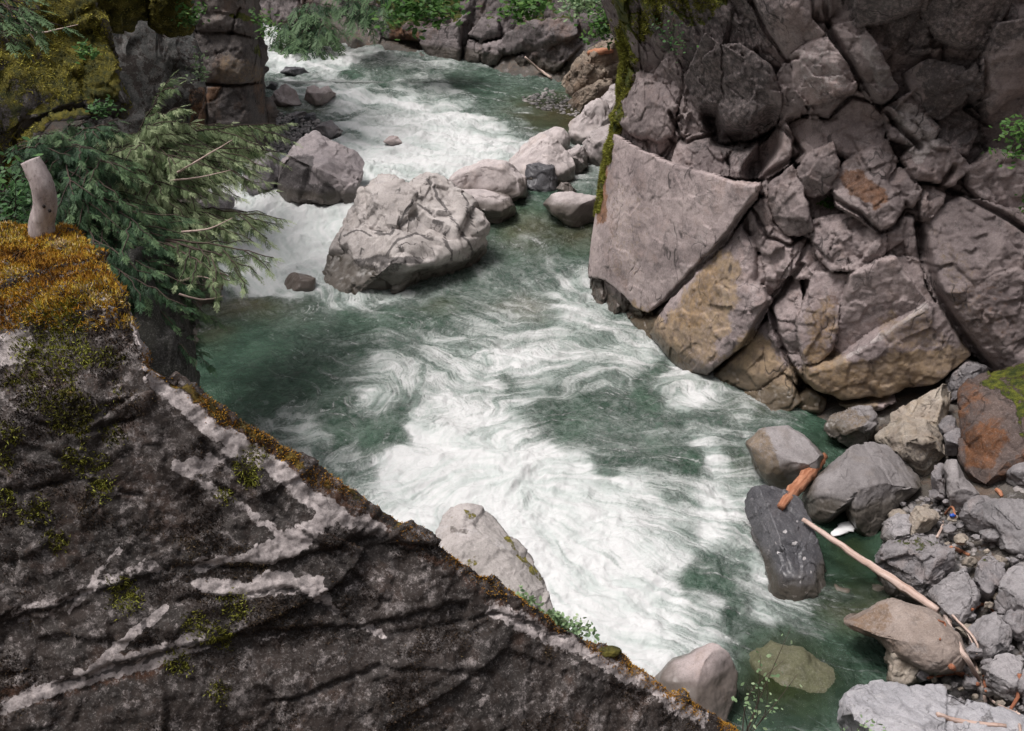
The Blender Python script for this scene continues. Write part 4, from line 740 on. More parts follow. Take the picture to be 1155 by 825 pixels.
def gravel(name, label, reg, n, mats, rmin, rmax, seed, lift=.0):
    rs = np.random.RandomState(seed); b = Bag(); D, F = ico(2); k = 0; pa = np.array(reg, float)
    while k < n:
        x, y = rs.uniform(pa[:, 0].min(), pa[:, 0].max()), rs.uniform(pa[:, 1].min(), pa[:, 1].max())
        if poly_sd(np.array([x]), np.array([y]), reg)[0] < 0: continue
        p = gpt(x, y, lift); r = rmin + (rmax - rmin) * rs.rand() ** 2.5; sc = r * rs.uniform(.6, 1.2, 3) * (1.1, 1.1, .65)
        V = D * (1 + .16 * rs.normal(size=3) @ D.T)[:, None] * sc; a = rs.uniform(0, 6.28); c, s = math.cos(a), math.sin(a)
        b.add(np.c_[V[:, 0] * c - V[:, 1] * s, V[:, 0] * s + V[:, 1] * c, V[:, 2]] + p + (0, 0, r * .2), None, F, rs.rand()); k += 1
    o = b.build(name, mats); return tag(o, label, 'gravel', kind='stuff')
gt = NT('gravel'); gc = gt.mix(gt.attr('tint'), (.11, .105, .105), (.36, .33, .32)); gc = gt.mix(gt.mul(gt.step(gt.noise(30, 5, .7), .4, .7), .4), gc, (.08, .07, .065)); gravel_m = gt.done(gt.bsdf(gc, .8, gt.bump(gt.noise(60, 4, .7), .5, .01)))
gravel('gravel', 'grey gravel and pebbles between the bank boulders', reg, 2600, gravel_m, .02, .075, 3)
gravel('gravel', 'coarse grey rubble on the slope at the right edge', [(1150,540),(1330,440),(1360,860),(1158,830)], 900, gravel_m, .04, .26, 9)
gravel('gravel', 'grey gravel bar at the foot of the left rock corner', [(284,160),(292,132),(318,128),(350,132),(392,150),(360,152),(320,172),(290,172)], 1800, gravel_m, .02, .085, 5, .12)
gravel('gravel', 'brown pebbly shallows at the foot of the tan bank', [(585,112),(620,100),(660,118),(650,132),(610,124)], 420, gravel_m, .02, .09, 6, .0)

# --- tan bank beyond the cliff edge
tan_m = rock_mat('tan_bank_rock', (.20, .15, .115), (.34, .28, .22), .8, crack=.6, moss=.06, pale=.2, pale_c=(.40, .36, .32), dark=.3, rust=.4, rust_c=(.26, .15, .08), bump=1.2, strata=.8, strot=(.2, .9, .3))
rock('boulder', 'tan layered rock sloping to the water beyond the cliff edge', 'boulder', [(608,122),(624,100),(642,80),(664,58),(700,40),(716,70),(710,105),(680,108),(655,118),(630,124)], wpt(640, 121) + (0, .6, 0), 3.5, tan_m, 131, 7, 5, rough=1.4, sink=.05)
rock('slab_rock', 'moss edged tan slab leaning below the tan layered rock', 'boulder', [(628,122),(650,104),(676,92),(696,78),(700,92),(678,108),(650,122)], wpt(648, 123) + (0, -.1, .1), 1.4, tan_m, 132, 6, 4, paint=[('moss','line',[(630,120),(652,112),(660,106)],4,.4)])

# --- left side
LC = dict(sink=0.)
rock('mossy_rock', 'moss covered rock face hanging over the tree at the far left', 'rock face', [(-70,-60),(70,-60),(92,-12),(108,14),(122,48),(134,88),(146,118),(138,138),(100,140),(62,138),(45,165),(28,225),(22,300),(-70,310)], 20.5, 4.5, mossy_m, 141, 7, 4, rough=1.2, sq=.5, cuts=[((-.1,.3,1),.7)],
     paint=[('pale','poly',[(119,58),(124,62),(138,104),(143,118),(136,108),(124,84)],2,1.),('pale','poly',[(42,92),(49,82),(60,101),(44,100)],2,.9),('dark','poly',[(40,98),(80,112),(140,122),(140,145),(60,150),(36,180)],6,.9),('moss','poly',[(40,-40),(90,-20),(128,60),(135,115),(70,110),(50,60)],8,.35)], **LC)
slab, SW, SF = rock('speckled_rock', 'grey speckled rock slab between the mossy face and the layered corner', 'rock face', [(92,-60),(214,-60),(217,35),(222,75),(229,98),(226,140),(214,190),(150,215),(95,200)], 24.5, 3.0, slabl_m, 142, 7, 2, rough=.5, sq=.4, cuts=[((0,.05,1),.55)], paint=[('rust','poly',[(214,100),(230,98),(232,160),(214,165)],4,.9),('dark','poly',[(100,-40),(150,-40),(160,30),(110,30)],8,.8)], **LC)
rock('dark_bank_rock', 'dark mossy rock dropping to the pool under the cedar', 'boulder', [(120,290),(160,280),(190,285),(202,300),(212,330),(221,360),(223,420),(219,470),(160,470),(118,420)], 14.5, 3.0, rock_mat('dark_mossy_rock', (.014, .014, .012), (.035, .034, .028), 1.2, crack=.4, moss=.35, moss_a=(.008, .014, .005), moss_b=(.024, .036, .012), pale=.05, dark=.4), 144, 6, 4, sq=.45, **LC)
rock('boulder', 'pale lichened boulder rising behind the mossy foreground ridge', 'boulder', [(492,606),(500,582),(512,573),(524,569),(548,575),(560,588),(572,602),(590,622),(612,655),(632,690),(640,730),(570,740),(500,690)], 7.6, 1.6, lichen_m, 145, 7, 3, sink=.3, rough=.7, cuts=[((-.3,.5,.8),.78),((.6,.3,.7),.84)],
     paint=[('moss','poly',[(503,585),(512,580),(515,590),(505,594)],2,.4),('moss','poly',[(524,574),(544,578),(540,588),(526,584)],2,.42),('moss','line',[(572,606),(585,622),(610,655),(628,690)],4,.42),('moss','poly',[(515,628),(540,625),(545,640),(520,642)],3,.32),('dark','poly',[(505,592),(530,598),(528,604),(506,600)],2,.7)])
# ------------------------------------------------------------------ the great mossy boulder in front
def hull_mesh(groups, vox):
    bm = bmesh.new()
    for g in groups:
        b2 = bmesh.new(); vs = [b2.verts.new(p) for p in g]; r = bmesh.ops.convex_hull(b2, input=vs)
        bmesh.ops.delete(b2, geom=list({e for e in r['geom_interior'] + r['geom_unused'] if isinstance(e, bmesh.types.BMVert)}), context='VERTS')
        m = bpy.data.meshes.new('tmp'); b2.to_mesh(m); bm.from_mesh(m); b2.free(); bpy.data.meshes.remove(m)
    m = bpy.data.meshes.new('tmp'); bm.to_mesh(m); bm.free(); o = bpy.data.objects.new('tmp', m); COL.objects.link(o)
    md = o.modifiers.new('r', 'REMESH'); md.mode = 'VOXEL'; md.voxel_size = vox
    dg = bpy.context.evaluated_depsgraph_get(); e = o.evaluated_get(dg).to_mesh()
    V = np.empty(len(e.vertices) * 3, np.float32); e.vertices.foreach_get('co', V); n = len(e.polygons)
    L = np.empty(len(e.loops), np.int32); e.loops.foreach_get('vertex_index', L); F = L.reshape(n, 4).copy()
    bpy.data.objects.remove(o); bpy.data.meshes.remove(m)
    return V.reshape(-1, 3).astype(float), F
RIDGE = [(160,404,4.50),(200,436,4.50),(300,503,4.5),(400,563,4.5),(520,640,4.5),(620,694,4.5),(700,748,4.5),(835,830,4.5),(1000,935,4.5)]
knob = [at_z(-320,250,8.05), at_z(0,254,8.0), at_z(78,257,7.98), at_z(112,285,7.98), at_z(146,318,7.96), at_z(152,334,7.9), at_z(130,344,7.9), at_z(30,352,7.88), at_z(-320,352,7.86), at_y(172,420,4.42), at_y(168,405,4.5)]
knob += [at_y(-320,900,3.5), at_y(100,900,3.7), at_y(-320,560,4.0), at_y(130,520,4.35), at_y(40,560,4.08)] + [at_z(78,257,7.98) + (.15, .55, -3.2), at_z(146,318,7.96) + (.12, .5, -3.2), at_z(-320,250,8.05) + (0, .6, -3.2)]
ridge = [at_y(*p) for p in RIDGE] + [at_y(*p) + (.02, .035, -.02) for p in RIDGE] + [at_y(*p) + (.06, .22, -1.3) for p in RIDGE]
ridge += [at_y(-320,520,4.0), at_y(-20,500,4.08), at_y(110,440,4.36), at_y(-320,930,3.3), at_y(150,930,3.42), at_y(420,930,3.62), at_y(700,960,3.85), at_y(1000,1050,4.1), at_y(60,640,3.85), at_y(300,640,4.16), at_y(480,740,4.1)]
V, F = hull_mesh([knob, ridge], .017)
V = V[:]; N_ = vnorm(V, F)
for _ in range(2): N_ = N_ + vnorm(V, F)
f1, e1 = facet(V, 2.2, 41); f2, e2 = facet(V + .06 * fbm(V, 4, 2)[:, None], 6.5, 43)
lay = np.abs(fbm(np.c_[V[:, 0] * .5 + V[:, 2] * .35, V[:, 1] * .5, V[:, 2] * 3.2 - V[:, 0] * .9], 1., 4))
N_ /= np.linalg.norm(N_, axis=1)[:, None] + 1e-9
f0, _e = facet(V * (1, 1, 1.6), 1.1, 47)
d = .05 * f0 + .018 * f1 + .010 * f2 + .03 * fbm(V, 1.6, 5, .55) + .012 * fbm(V, 9, 4, .6) + .007 * fbm(V, 26, 2, .6) - .008 * np.exp(-lay * 25)
CRK = [[(225,495),(300,560),(345,600),(400,645),(440,680)], [(190,640),(330,634),(430,600),(470,622)], [(205,676),(330,668),(400,700)], [(0,704),(90,674),(190,644)], [(60,772),(180,740),(260,718),(420,704),(530,680)], [(430,722),(560,692),(640,720)], [(0,560),(90,540),(160,560)], [(300,800),(430,752),(560,760)], [(20,470),(90,490),(150,470)]]
qx, qy, _ = proj(V); qx = qx + 5 * fbm(V, 5, 4, .6); qy = qy + 5 * fbm(V, 5, 4, .6, off=9); ckm = np.zeros(len(V))
for c_ in CRK: ckm = np.maximum(ckm, sst(4.5, .5, line_d(qx, qy, c_)))
led = np.zeros(len(V))
for c_, amt in ((CRK[1], .035), (CRK[4], .04), (CRK[3], .03), (CRK[0], .02)):      # the rock below each joint steps back
    xs = [p[0] for p in c_]; below = qy - np.interp(qx, xs, [p[1] for p in c_]); led -= amt * sst(-1, 3, below) * sst(60, 6, below) * (qx > xs[0]) * (qx < xs[-1])
d = d - .022 * ckm + led
V = V + N_ * d[:, None]; N_ = vnorm(V, F)
px, py, _ = proj(V); jx = px + 6 * fbm(V, 4, 5, .6) + 3.5 * fbm(V, 20, 3, .7); jy = py + 6 * fbm(V, 4, 5, .6, off=9) + 3.5 * fbm(V, 20, 3, .7, off=19)
def pm(lst):
    r = np.zeros(len(V))
    for kind, pts, wd, v in lst:
        dd = poly_sd(jx, jy, pts) if kind == 'poly' else wd - line_d(jx, jy, pts)
        r = np.maximum(r, v * sst(-.6 * wd, .3 * wd, dd))
    return r
pale = pm([('poly',[(205,640),(280,620),(350,585),(385,570),(395,580),(350,608),(330,630),(250,632),(230,645)],8,.9), ('poly',[(218,655),(280,652),(300,640),(330,655),(360,655),(378,690),(365,680),(340,672),(230,672)],7,1.), ('poly',[(195,522),(260,508),(275,515),(230,530)],8,.8),
    ('line',[(172,425),(190,445),(250,490),(310,530),(400,590),(430,600)],9,.75), ('poly',[(0,375),(35,370),(32,400),(20,415),(0,410)],8,.7), ('line',[(150,330),(156,370),(166,410)],6,.8), ('line',[(200,525),(300,590),(330,612)],5,.6), ('line',[(20,690),(110,660),(175,640)],6,.5),
    ('line',[(80,690),(110,650),(135,620)],4,.6), ('line',[(10,800),(60,778),(110,758),(180,742),(225,725)],9,.75), ('line',[(120,745),(170,700),(185,685)],5,.8), ('line',[(345,660),(380,690)],5,.9), ('line',[(470,700),(520,690),(600,670)],4,.3), ('line',[(560,690),(680,745),(790,810)],9,.6), ('line',[(295,720),(330,715)],3,.5),
    ('line',[(385,662),(430,648)],4,.4), ('poly',[(100,330),(125,335),(130,355),(110,360)],6,.5), ('line',[(410,705),(430,715)],5,.6), ('poly',[(120,355),(140,350),(150,400),(130,395)],8,.3)])
rust = pm([('line',[(0,790),(60,785),(110,760),(180,745)],12,.8), ('line',[(205,450),(330,530),(440,600),(560,680),(700,755)],6,.7), ('poly',[(0,340),(140,330),(160,420),(100,470),(0,470)],18,.35)])
up = N_[:, 2]
topm = sst(.35, .7, up) * (px < 160) * (py < 372)
strip = sst(13, 2, line_d(jx, jy, [(x, y - 2) for x, y, _ in RIDGE])) * (px > 160) * (up > -.2)
mossw = np.maximum(topm, .95 * strip * sst(760, 200, px) + .5 * strip)
pale = np.minimum(1.0, pale * 1.05); spots = pm([('poly',[(50,352),(80,340),(95,362),(80,395),(55,385)],8,1.), ('poly',[(40,455),(80,440),(110,460),(95,490),(60,485)],9,1.), ('poly',[(60,395),(90,400),(85,440),(65,430)],7,.8)] + [('line',[(x, y), (x + 3, y + 2)], r, .95) for x, y, r in [(38,578,12),(80,518,12),(112,552,10),(126,490,9),(138,672,15),(265,684,13),(222,708,11),(248,716,10),(276,530,10),(285,515,9),(282,542,9),(250,560,8),(112,520,10),(5,520,10),(10,490,9),(118,548,9),(12,430,8),(200,750,10),(245,780,9),(4,560,9),(60,610,9)]])
rs = np.random.RandomState(77)
greenm = spots
attrs = {'pale': pale, 'rust': rust, 'moss': np.maximum(mossw * .5, greenm * .55), 'dark': pm([('poly',[(400,590),(430,600),(450,640),(400,625)],8,.7), ('poly',[(150,420),(190,450),(200,520),(150,520)],14,.5)] + [('line', c_, 2.2, 1.) for c_ in CRK])}
fore_m = rock_mat('lichen_crusted_boulder', (.020, .0165, .0145), (.052, .043, .039), 2.4, crack=.3, crust=.75, moss=-.06, moss_a=(.035, .028, .006), moss_b=(.15, .10, .014), pale=.2, pale_c=(.46, .41, .40), dark=.5, speck=.5, dark_c=(.018, .014, .013), rust=.25, rust_c=(.085, .035, .016), bump=.8)
fb = mesh_obj('mossy_boulder', V, F, fore_m, None, (-2, 4.4, 2.5), True, attrs); tag(fb, 'huge dark lichen crusted boulder with an orange mossy top filling the lower left', 'boulder')
D_, F_ = ico(5); rb = D_ * (3.6, 1.7, 3.2) + (-2.2, 5.2, 2.9); rb = rb + .35 * fbm(rb, .7, 4)[:, None] * D_
ob = mesh_obj('lower_rock', rb * (1, 1, 1) + (0, .15, -1.6), F_, fore_m, fb)
# moss pile: short upright shoots, litter among them
def shoots(V, F, w, n, hgt, wid, seed, lean=.6, tints=(0, 1)):
    rs = np.random.RandomState(seed); a = V[F[:, 2]] - V[F[:, 0]]; b = V[F[:, 3]] - V[F[:, 1]] if F.shape[1] == 4 else V[F[:, 1]] - V[F[:, 0]]
    cr = np.cross(a, b); ar = np.linalg.norm(cr, axis=1); fw = ar * w[F].mean(1); fw /= fw.sum(); fi = rs.choice(len(F), n, p=fw); fn = cr[fi] / (ar[fi][:, None] + 1e-12)
    u, v = rs.rand(n, 1), rs.rand(n, 1)
    if F.shape[1] == 4: p = (V[F[fi, 0]] * (1 - u) + V[F[fi, 1]] * u) * (1 - v) + (V[F[fi, 3]] * (1 - u) + V[F[fi, 2]] * u) * v
    else: m = (u + v) > 1; u = np.where(m, 1 - u, u); v = np.where(m, 1 - v, v); p = V[F[fi, 0]] * (1 - u - v) + V[F[fi, 1]] * u + V[F[fi, 2]] * v
    dr = fn + (0, 0, .4) + lean * rs.normal(size=(n, 3)); dr /= np.linalg.norm(dr, axis=1)[:, None]; sd_ = np.cross(dr, rs.normal(size=(n, 3))); sd_ /= np.linalg.norm(sd_, axis=1)[:, None]
    h = hgt * rs.uniform(.5, 1.3, (n, 1)); ww = wid * rs.uniform(.6, 1.3, (n, 1)); p = p - fn * .004
    VV = np.stack([p - sd_ * ww, p + sd_ * ww, p + dr * h], 1).reshape(-1, 3)
    t = np.clip(.5 + .5 * fbm(p, 3.5, 4, .6) + .18 * rs.normal(size=n), 0, 1) * (tints[1] - tints[0]) + tints[0]
    return VV, np.arange(3 * n).reshape(n, 3), np.repeat(t, 3)
def ramp_mat(name, stops, rough=.8, trans=0., spec=.25, extra=None):
    t = NT(name); r = t.n('ValToRGB'); t.put(r.inputs[0], t.attr('tint')); e = r.color_ramp.elements
    while len(e) < len(stops): e.new(.5)
    for k, (p, c) in enumerate(stops): e[k].position = p; e[k].color = (*c, 1)
    b = t.bsdf(r.outputs[0], rough, None, spec)
    if trans:
        tl = t.n('BsdfTranslucent'); t.put(tl.inputs[0], r.outputs[0]); m = t.n('MixShader'); m.inputs[0].default_value = trans; t.put(m.inputs[1], b); t.put(m.inputs[2], tl.outputs[0]); b = m.outputs[0]
    return t.done(b)
omoss_m = ramp_mat('orange_moss', [(0, (.13, .06, .014)), (.3, (.36, .17, .022)), (.55, (.50, .29, .03)), (.8, (.44, .36, .05)), (1, (.62, .48, .32))])
gmoss_m = ramp_mat('green_moss', [(0, (.035, .032, .006)), (.5, (.13, .125, .014)), (1, (.34, .36, .07))])
dmoss_m = ramp_mat('shaded_moss', [(0, (.05, .044, .01)), (.5, (.20, .17, .022)), (1, (.42, .39, .07))])
a = shoots(V, F, np.maximum(topm, .0), 60000, .028, .0045, 5); mo = mesh_obj('moss', a[0], a[1], omoss_m, fb, tuple(fb.location), False, {'tint': a[2]}); mo['label'] = 'orange moss carpet on top of the boulder'
a = shoots(V, F, strip * (px < 840) * sst(-.45, .25, fbm(V, 5, 4, .6, off=71)), 13000, .017, .0042, 6, tints=(0, .55)); mo = mesh_obj('moss', a[0], a[1], omoss_m, fb, tuple(fb.location), False, {'tint': a[2]}); mo['label'] = 'rusty moss strip along the ridge'
knobm = sst(-.1, .35, fbm(V, 3.2, 5, .6)) * (poly_sd(jx, jy, [(0,350),(135,335),(158,400),(120,480),(60,520),(0,500)]) > 0) * .8
a = shoots(V, F, np.maximum(greenm, knobm), 46000, .027, .0045, 7); mo = mesh_obj('moss', a[0], a[1], gmoss_m, fb, tuple(fb.location), False, {'tint': a[2]}); mo['label'] = 'green moss cushions on the dark face'

bmoss_m = ramp_mat('dark_brown_moss', [(0, (.010, .007, .006)), (.5, (.032, .02, .014)), (.85, (.075, .05, .03)), (1, (.14, .10, .05))])
bw_ = sst(.12, .42, fbm(V, 2.6, 6, .62, off=55)) * (1 - sst(.2, .6, pale)) * (N_ @ np.array([0, -.8, .6]) > 0) * (px > -40) * (py < 880)
a = shoots(V, F, bw_ + 1e-7, 70000, .016, .0042, 8); mo = mesh_obj('moss', a[0], a[1], bmoss_m, fb, tuple(fb.location), False, {'tint': a[2]}); mo['label'] = 'dark brown moss crust scattered over the face'
# moss shoots and cushions on the left rocks
def cap(parent, name, poly, Y, thick, seed, n, hgt, wid, mat):
    o, W, Fm = rock(name, None, None, poly, Y, thick, mossy_m, seed, 6, 3, sink=0, rough=1.2, sq=.5, parent=None, smoothk=3.5)
    t = NT('moss_bed'); o.data.materials.clear(); o.data.materials.append(MBED)
    o.parent = parent; o.location = np.array(o.location) - np.array(parent.location)
    nn = vnorm(W, Fm); a = shoots(W, Fm, sst(-.5, .3, nn @ np.array([0, -.7, .7])), n, hgt, wid, seed + 1)
    f = mesh_obj('moss_shoots', a[0], a[1], mat, o, (0, 0, 0), False, {'tint': a[2]}); f.location = -np.array(parent.location) - np.array(o.location)
    return o
tb = NT('moss_bed'); MBED = tb.done(tb.bsdf(tb.mix(tb.step(tb.noise(5, 6, .7), .35, .65), (.03, .03, .006), (.13, .11, .018)), .9, tb.bump(tb.noise(25, 5, .7), .8, .05)))
cmoss_m = ramp_mat('cap_moss', [(0, (.05, .045, .008)), (.5, (.16, .14, .022)), (1, (.34, .30, .08))])
cap(slab, 'moss_cap', [(88,-60),(165,-60),(173,0),(176,19),(168,24),(156,22),(150,30),(138,27),(128,31),(118,24),(112,30),(106,14),(96,2)], 23.2, 1.6, 301, 14000, .09, .014, cmoss_m)
cap(slab, 'moss_cap', [(166,-60),(206,-60),(212,8),(218,36),(211,40),(204,36),(194,43),(184,36),(178,40),(172,25),(174,6)], 23.1, 1.6, 303, 12000, .09, .014, cmoss_m)
mf = [o for o in COL.objects if o.name == 'mossy_rock'][0]
me = mf.data; MV = np.empty(len(me.vertices) * 3, np.float32); me.vertices.foreach_get('co', MV); MV = MV.reshape(-1, 3).astype(float) + np.array(mf.location); MF = ico(7)[1]
mn = vnorm(MV, MF); mpx, mpy, _ = proj(MV); wv_ = (mn @ np.array([-.0, -.75, .66]) > -.1) * sst(-.35, .15, fbm(MV, .9, 4)) * (1 - sst(0, 10, poly_sd(mpx, mpy, [(40,98),(80,112),(140,122),(140,145),(60,150),(36,180)]))) * (1 - sst(-3, 3, poly_sd(mpx, mpy, [(119,55),(126,62),(140,104),(145,120),(134,108),(122,84)])))
a = shoots(MV, MF, wv_ + 1e-6, 60000, .085, .012, 31); f = mesh_obj('moss', a[0], a[1], dmoss_m, mf, tuple(mf.location), False, {'tint': a[2]})

cm_ = CI['at']['moss']; a = shoots(CI['V'], CI['Q'], np.where(cm_ > .6, cm_, 0) * sst(-.4, .2, fbm(CI['V'], 1.4, 4)) + 1e-9, 40000, .075, .010, 91)
mo = mesh_obj('moss', a[0], a[1], gmoss_m, cliff, tuple(cliff.location), False, {'tint': a[2]}); mo['label'] = 'green moss hanging down the left edge of the cliff'
# ------------------------------------------------------------------ the stump on the boulder, driftwood
bpy.context.view_layer.update(); DG = bpy.context.evaluated_depsgraph_get()
def hit(px, py, up=0.):
    d = ray(px, py); r = S.ray_cast(DG, Vector(C0 + d * .3), Vector(d).normalized()); return np.array(r[1]) + (0, 0, up)
def wood(name, ca, cb, sc=1., axis=(6, 6, .6)):
    t = NT(name); g = t.noise(6 * sc, 7, .65, t.map(t.avec('along'), (1, 1, .12)), .6); col = t.mix(t.step(g, .3, .7), ca, cb)
    col = t.mix(t.mul(t.step(t.noise(9 * sc, 6, .7), .55, .7), .5), col, tuple(.45 * q for q in ca))
    return t.done(t.bsdf(col, .75, t.bump(g, .8, .02)))
def stick(name, label, cat, pts, rad, mat, seg=8, n=20, wob=.06, seed=1, group=None, parent=None, part=False, jit=.10):
    pth = smooth_path(pts, n); rs = np.random.RandomState(seed); pth[1:-1] += rs.normal(size=(n - 2, 3)) * np.mean(rad) * jit
    rd = np.interp(np.linspace(0, 1, n), np.linspace(0, 1, len(np.atleast_1d(rad))), np.atleast_1d(rad)) if not np.isscalar(rad) else np.full(n, rad)
    Vt, Q, T = tube(pth, rd, seg, wob, seed); ln = np.linalg.norm(pth[-1] - pth[0]); al = np.r_[np.repeat(np.linspace(0, ln, n), seg), 0, ln]
    th = np.r_[np.tile(np.arange(seg) * 6.283 / seg, n), 0, 0]; at = np.c_[np.cos(th) * np.mean(rad) * 4, np.sin(th) * np.mean(rad) * 4, al * 2]
    o = mesh_obj(name, Vt, [Q, T], mat, parent, pts[0] if parent is None else tuple(parent.location), True, {'along': at})
    if not part: tag(o, label, cat, group)
    return o
st_t = NT('bleached_snag'); st_n = st_t.noise(14, 8, .7, st_t.map(st_t.co, (1, 1, .35))); st_c = st_t.mix(st_t.step(st_n, .35, .65), (.26, .215, .21), (.46, .40, .39)); st_c = st_t.mix(st_t.mul(st_t.step(st_t.noise(30, 6, .75), .54, .62), .6), st_c, (.12, .095, .09)); stump_m = st_t.done(st_t.bsdf(st_c, .8, st_t.bump(st_n, .7, .012))); orange_m = wood('orange_driftwood', (.26, .095, .045), (.46, .22, .13)); pole_m = wood('pale_pole', (.34, .22, .17), (.55, .43, .38)); blch_m = wood('bleached_driftwood', (.36, .25, .20), (.58, .47, .42)); red_m = wood('red_driftwood', (.20, .07, .035), (.32, .13, .07))
KNOT = NT('knot_hole'); KNOT = KNOT.done(KNOT.bsdf((.02, .015, .014), .9))
b0 = hit(46, 262); yb = b0[1]
st = stick('snag', 'pale bent broken snag standing on the mossy boulder', 'snag', [b0 - (0, 0, .06), at_y(47, 252, yb), at_y(51, 232, yb), at_y(48, 210, yb), at_y(40, 192, yb + .02), at_y(34, 181, yb + .03)], [.078, .070, .065, .064, .062, .055], stump_m, 16, 26, .012, 3, jit=.0)
for (kx, ky) in ((49.5, 233), (56, 238)):
    kp = hit(kx, ky) if False else at_y(kx, ky, yb - .062); D2, F2 = ico(2); k = mesh_obj('knot', D2 * (.010, .006, .011) + kp, F2, KNOT, st, tuple(st.location))
def on(px, py, r):
    q = hit(px, py); v = C0 - q; return q + v / np.linalg.norm(v) * r
e0, e1 = on(881, 572, .12), on(930, 515, .6)
em = on(905, 545, .36); e1 = e1 if np.linalg.norm(e1 - em) < 1.3 else em * 2 - e0
lg = stick('driftwood_log', 'thick orange barkless log lying across the smooth boulder and the dark slab', 'log', [e0, e0 * .25 + e1 * .25 + em * .5 + (0, 0, .04), e1], [.06, .105, .11, .10, .07], orange_m, 10, 24, .10, 5)
p0, p1 = on(905, 589, .05), on(1058, 690, .05)
stick('driftwood_pole', 'long straight pale pole slanting from the dark slab over the still pool', 'pole', [p0 + (0, 0, .05), p0 * .5 + p1 * .5 + (0, 0, .03), p1 + (0, 0, .02)], [.035, .05, .055, .07, .05], pole_m, 8, 26, .05, 7)
sticks = [([(1066,696),(1085,735),(1106,770),(1112,792)], .035, 'pale thick bleached stick leaning down the bank', blch_m), ([(1074,694),(1100,722),(1103,742)], .018, 'thin curved bleached stick beside the thick one', blch_m), ([(1070,698),(1092,722),(1104,765),(1118,790),(1150,806)], .022, 'longest bleached stick trailing to the bottom right corner', blch_m), ([(1078,698),(1090,712),(1102,738)], .014, 'slender straight stick fanned out from the bleached bundle', blch_m), ([(1058,700),(1066,705),(1060,722)], .016, 'short brown stick hanging at the top of the bleached bundle', red_m),
    ([(1110,762),(1112,780)], .022, 'short rusty stub under the bleached sticks', red_m), ([(1073,752),(1086,762),(1103,772)], .040, 'rusty red branch stub lying on the gravel', red_m), ([(1046,765),(1062,762),(1080,760)], .018, 'thin brown twig lying left of the red stub', red_m), ([(1057,806),(1085,814),(1135,819)], .030, 'pinkish stick lying on the long grey slab', pole_m), ([(1096,688),(1108,682),(1122,690)], .022, 'reddish bent twig caught above the faceted boulder', red_m),
    ([(1073,618),(1084,622),(1093,626)], .032, 'short orange chunk of wood behind the layered dark boulder', orange_m), ([(1057,606),(1062,596),(1064,588)], .02, 'pale pink splinter standing among the stones', blch_m), ([(1066,580),(1074,572),(1078,584)], .02, 'orange splinter beside the blue scrap', orange_m), ([(1150,760),(1148,785),(1140,800)], .025, 'reddish root at the bottom right edge', red_m), ([(1124,552),(1128,556),(1130,560)], .035, 'small orange knot of wood below the rust brown boulder', orange_m), ([(1146,800),(1150,818),(1152,835)], .016, 'thin pale stick hanging over the corner of the long slab', blch_m)]
for i, (pts, r, lb, mt) in enumerate(sticks):
    stick('driftwood_stick', lb, 'stick', [on(x, y, r) for x, y in pts], [r, r * 1.05, r * .7], mt, 7, 16, .08, 20 + i)
sc_ = hit(1074, 584); bmv, bmf = ico(2); bl = NT('blue_plastic'); bl_m = bl.done(bl.bsdf((.03, .09, .40), .4))
tag(mesh_obj('plastic_scrap', bmv * (.05, .03, .03) * (1 + .3 * np.sin(7 * bmv[:, :1])) + sc_ + (0, 0, .04), bmf, bl_m, None, sc_), 'tiny bright blue scrap caught among the stones', 'scrap')
hp = hit(955, 594); f_m = NT('dried_foam'); f_m = f_m.done(f_m.bsdf((.62, .62, .62), .9, f_m.bump(f_m.noise(40, 4), .5, .01)))
fv = smooth_path([wpt(938, 606), wpt(950, 600), wpt(962, 594), wpt(972, 590)], 16); Vt, Q, T = tube(fv + (0, 0, .01), [.03, .06, .09, .1, .11, .12, .13, .13, .12, .12, .1, .1, .08, .07, .05, .03], 8, .15, 3); Vt[:, 2] = wl(11) + (Vt[:, 2] - Vt[:, 2].min()) * .25
tag(mesh_obj('river_foam', Vt, [Q, T], f_m), 'pale scum of foam trapped under the smooth grey boulder', 'foam', kind='stuff')
stick('driftwood_log', 'reddish log lying on the tan bank beyond the cliff', 'log', [on(664, 60, .1), on(678, 58, .1), on(690, 57, .1)], [.1, .13, .1], orange_m, 8, 14, .08, 61)
stick('driftwood_stick', 'grey forked stick over the water under the far ledges', 'stick', [wpt(622, 93) + (0, .3, .1), wpt(608, 90) + (0, .3, .35), wpt(592, 92) + (0, .3, .9)], [.05, .06, .04], blch_m, 6, 12, .08, 62)
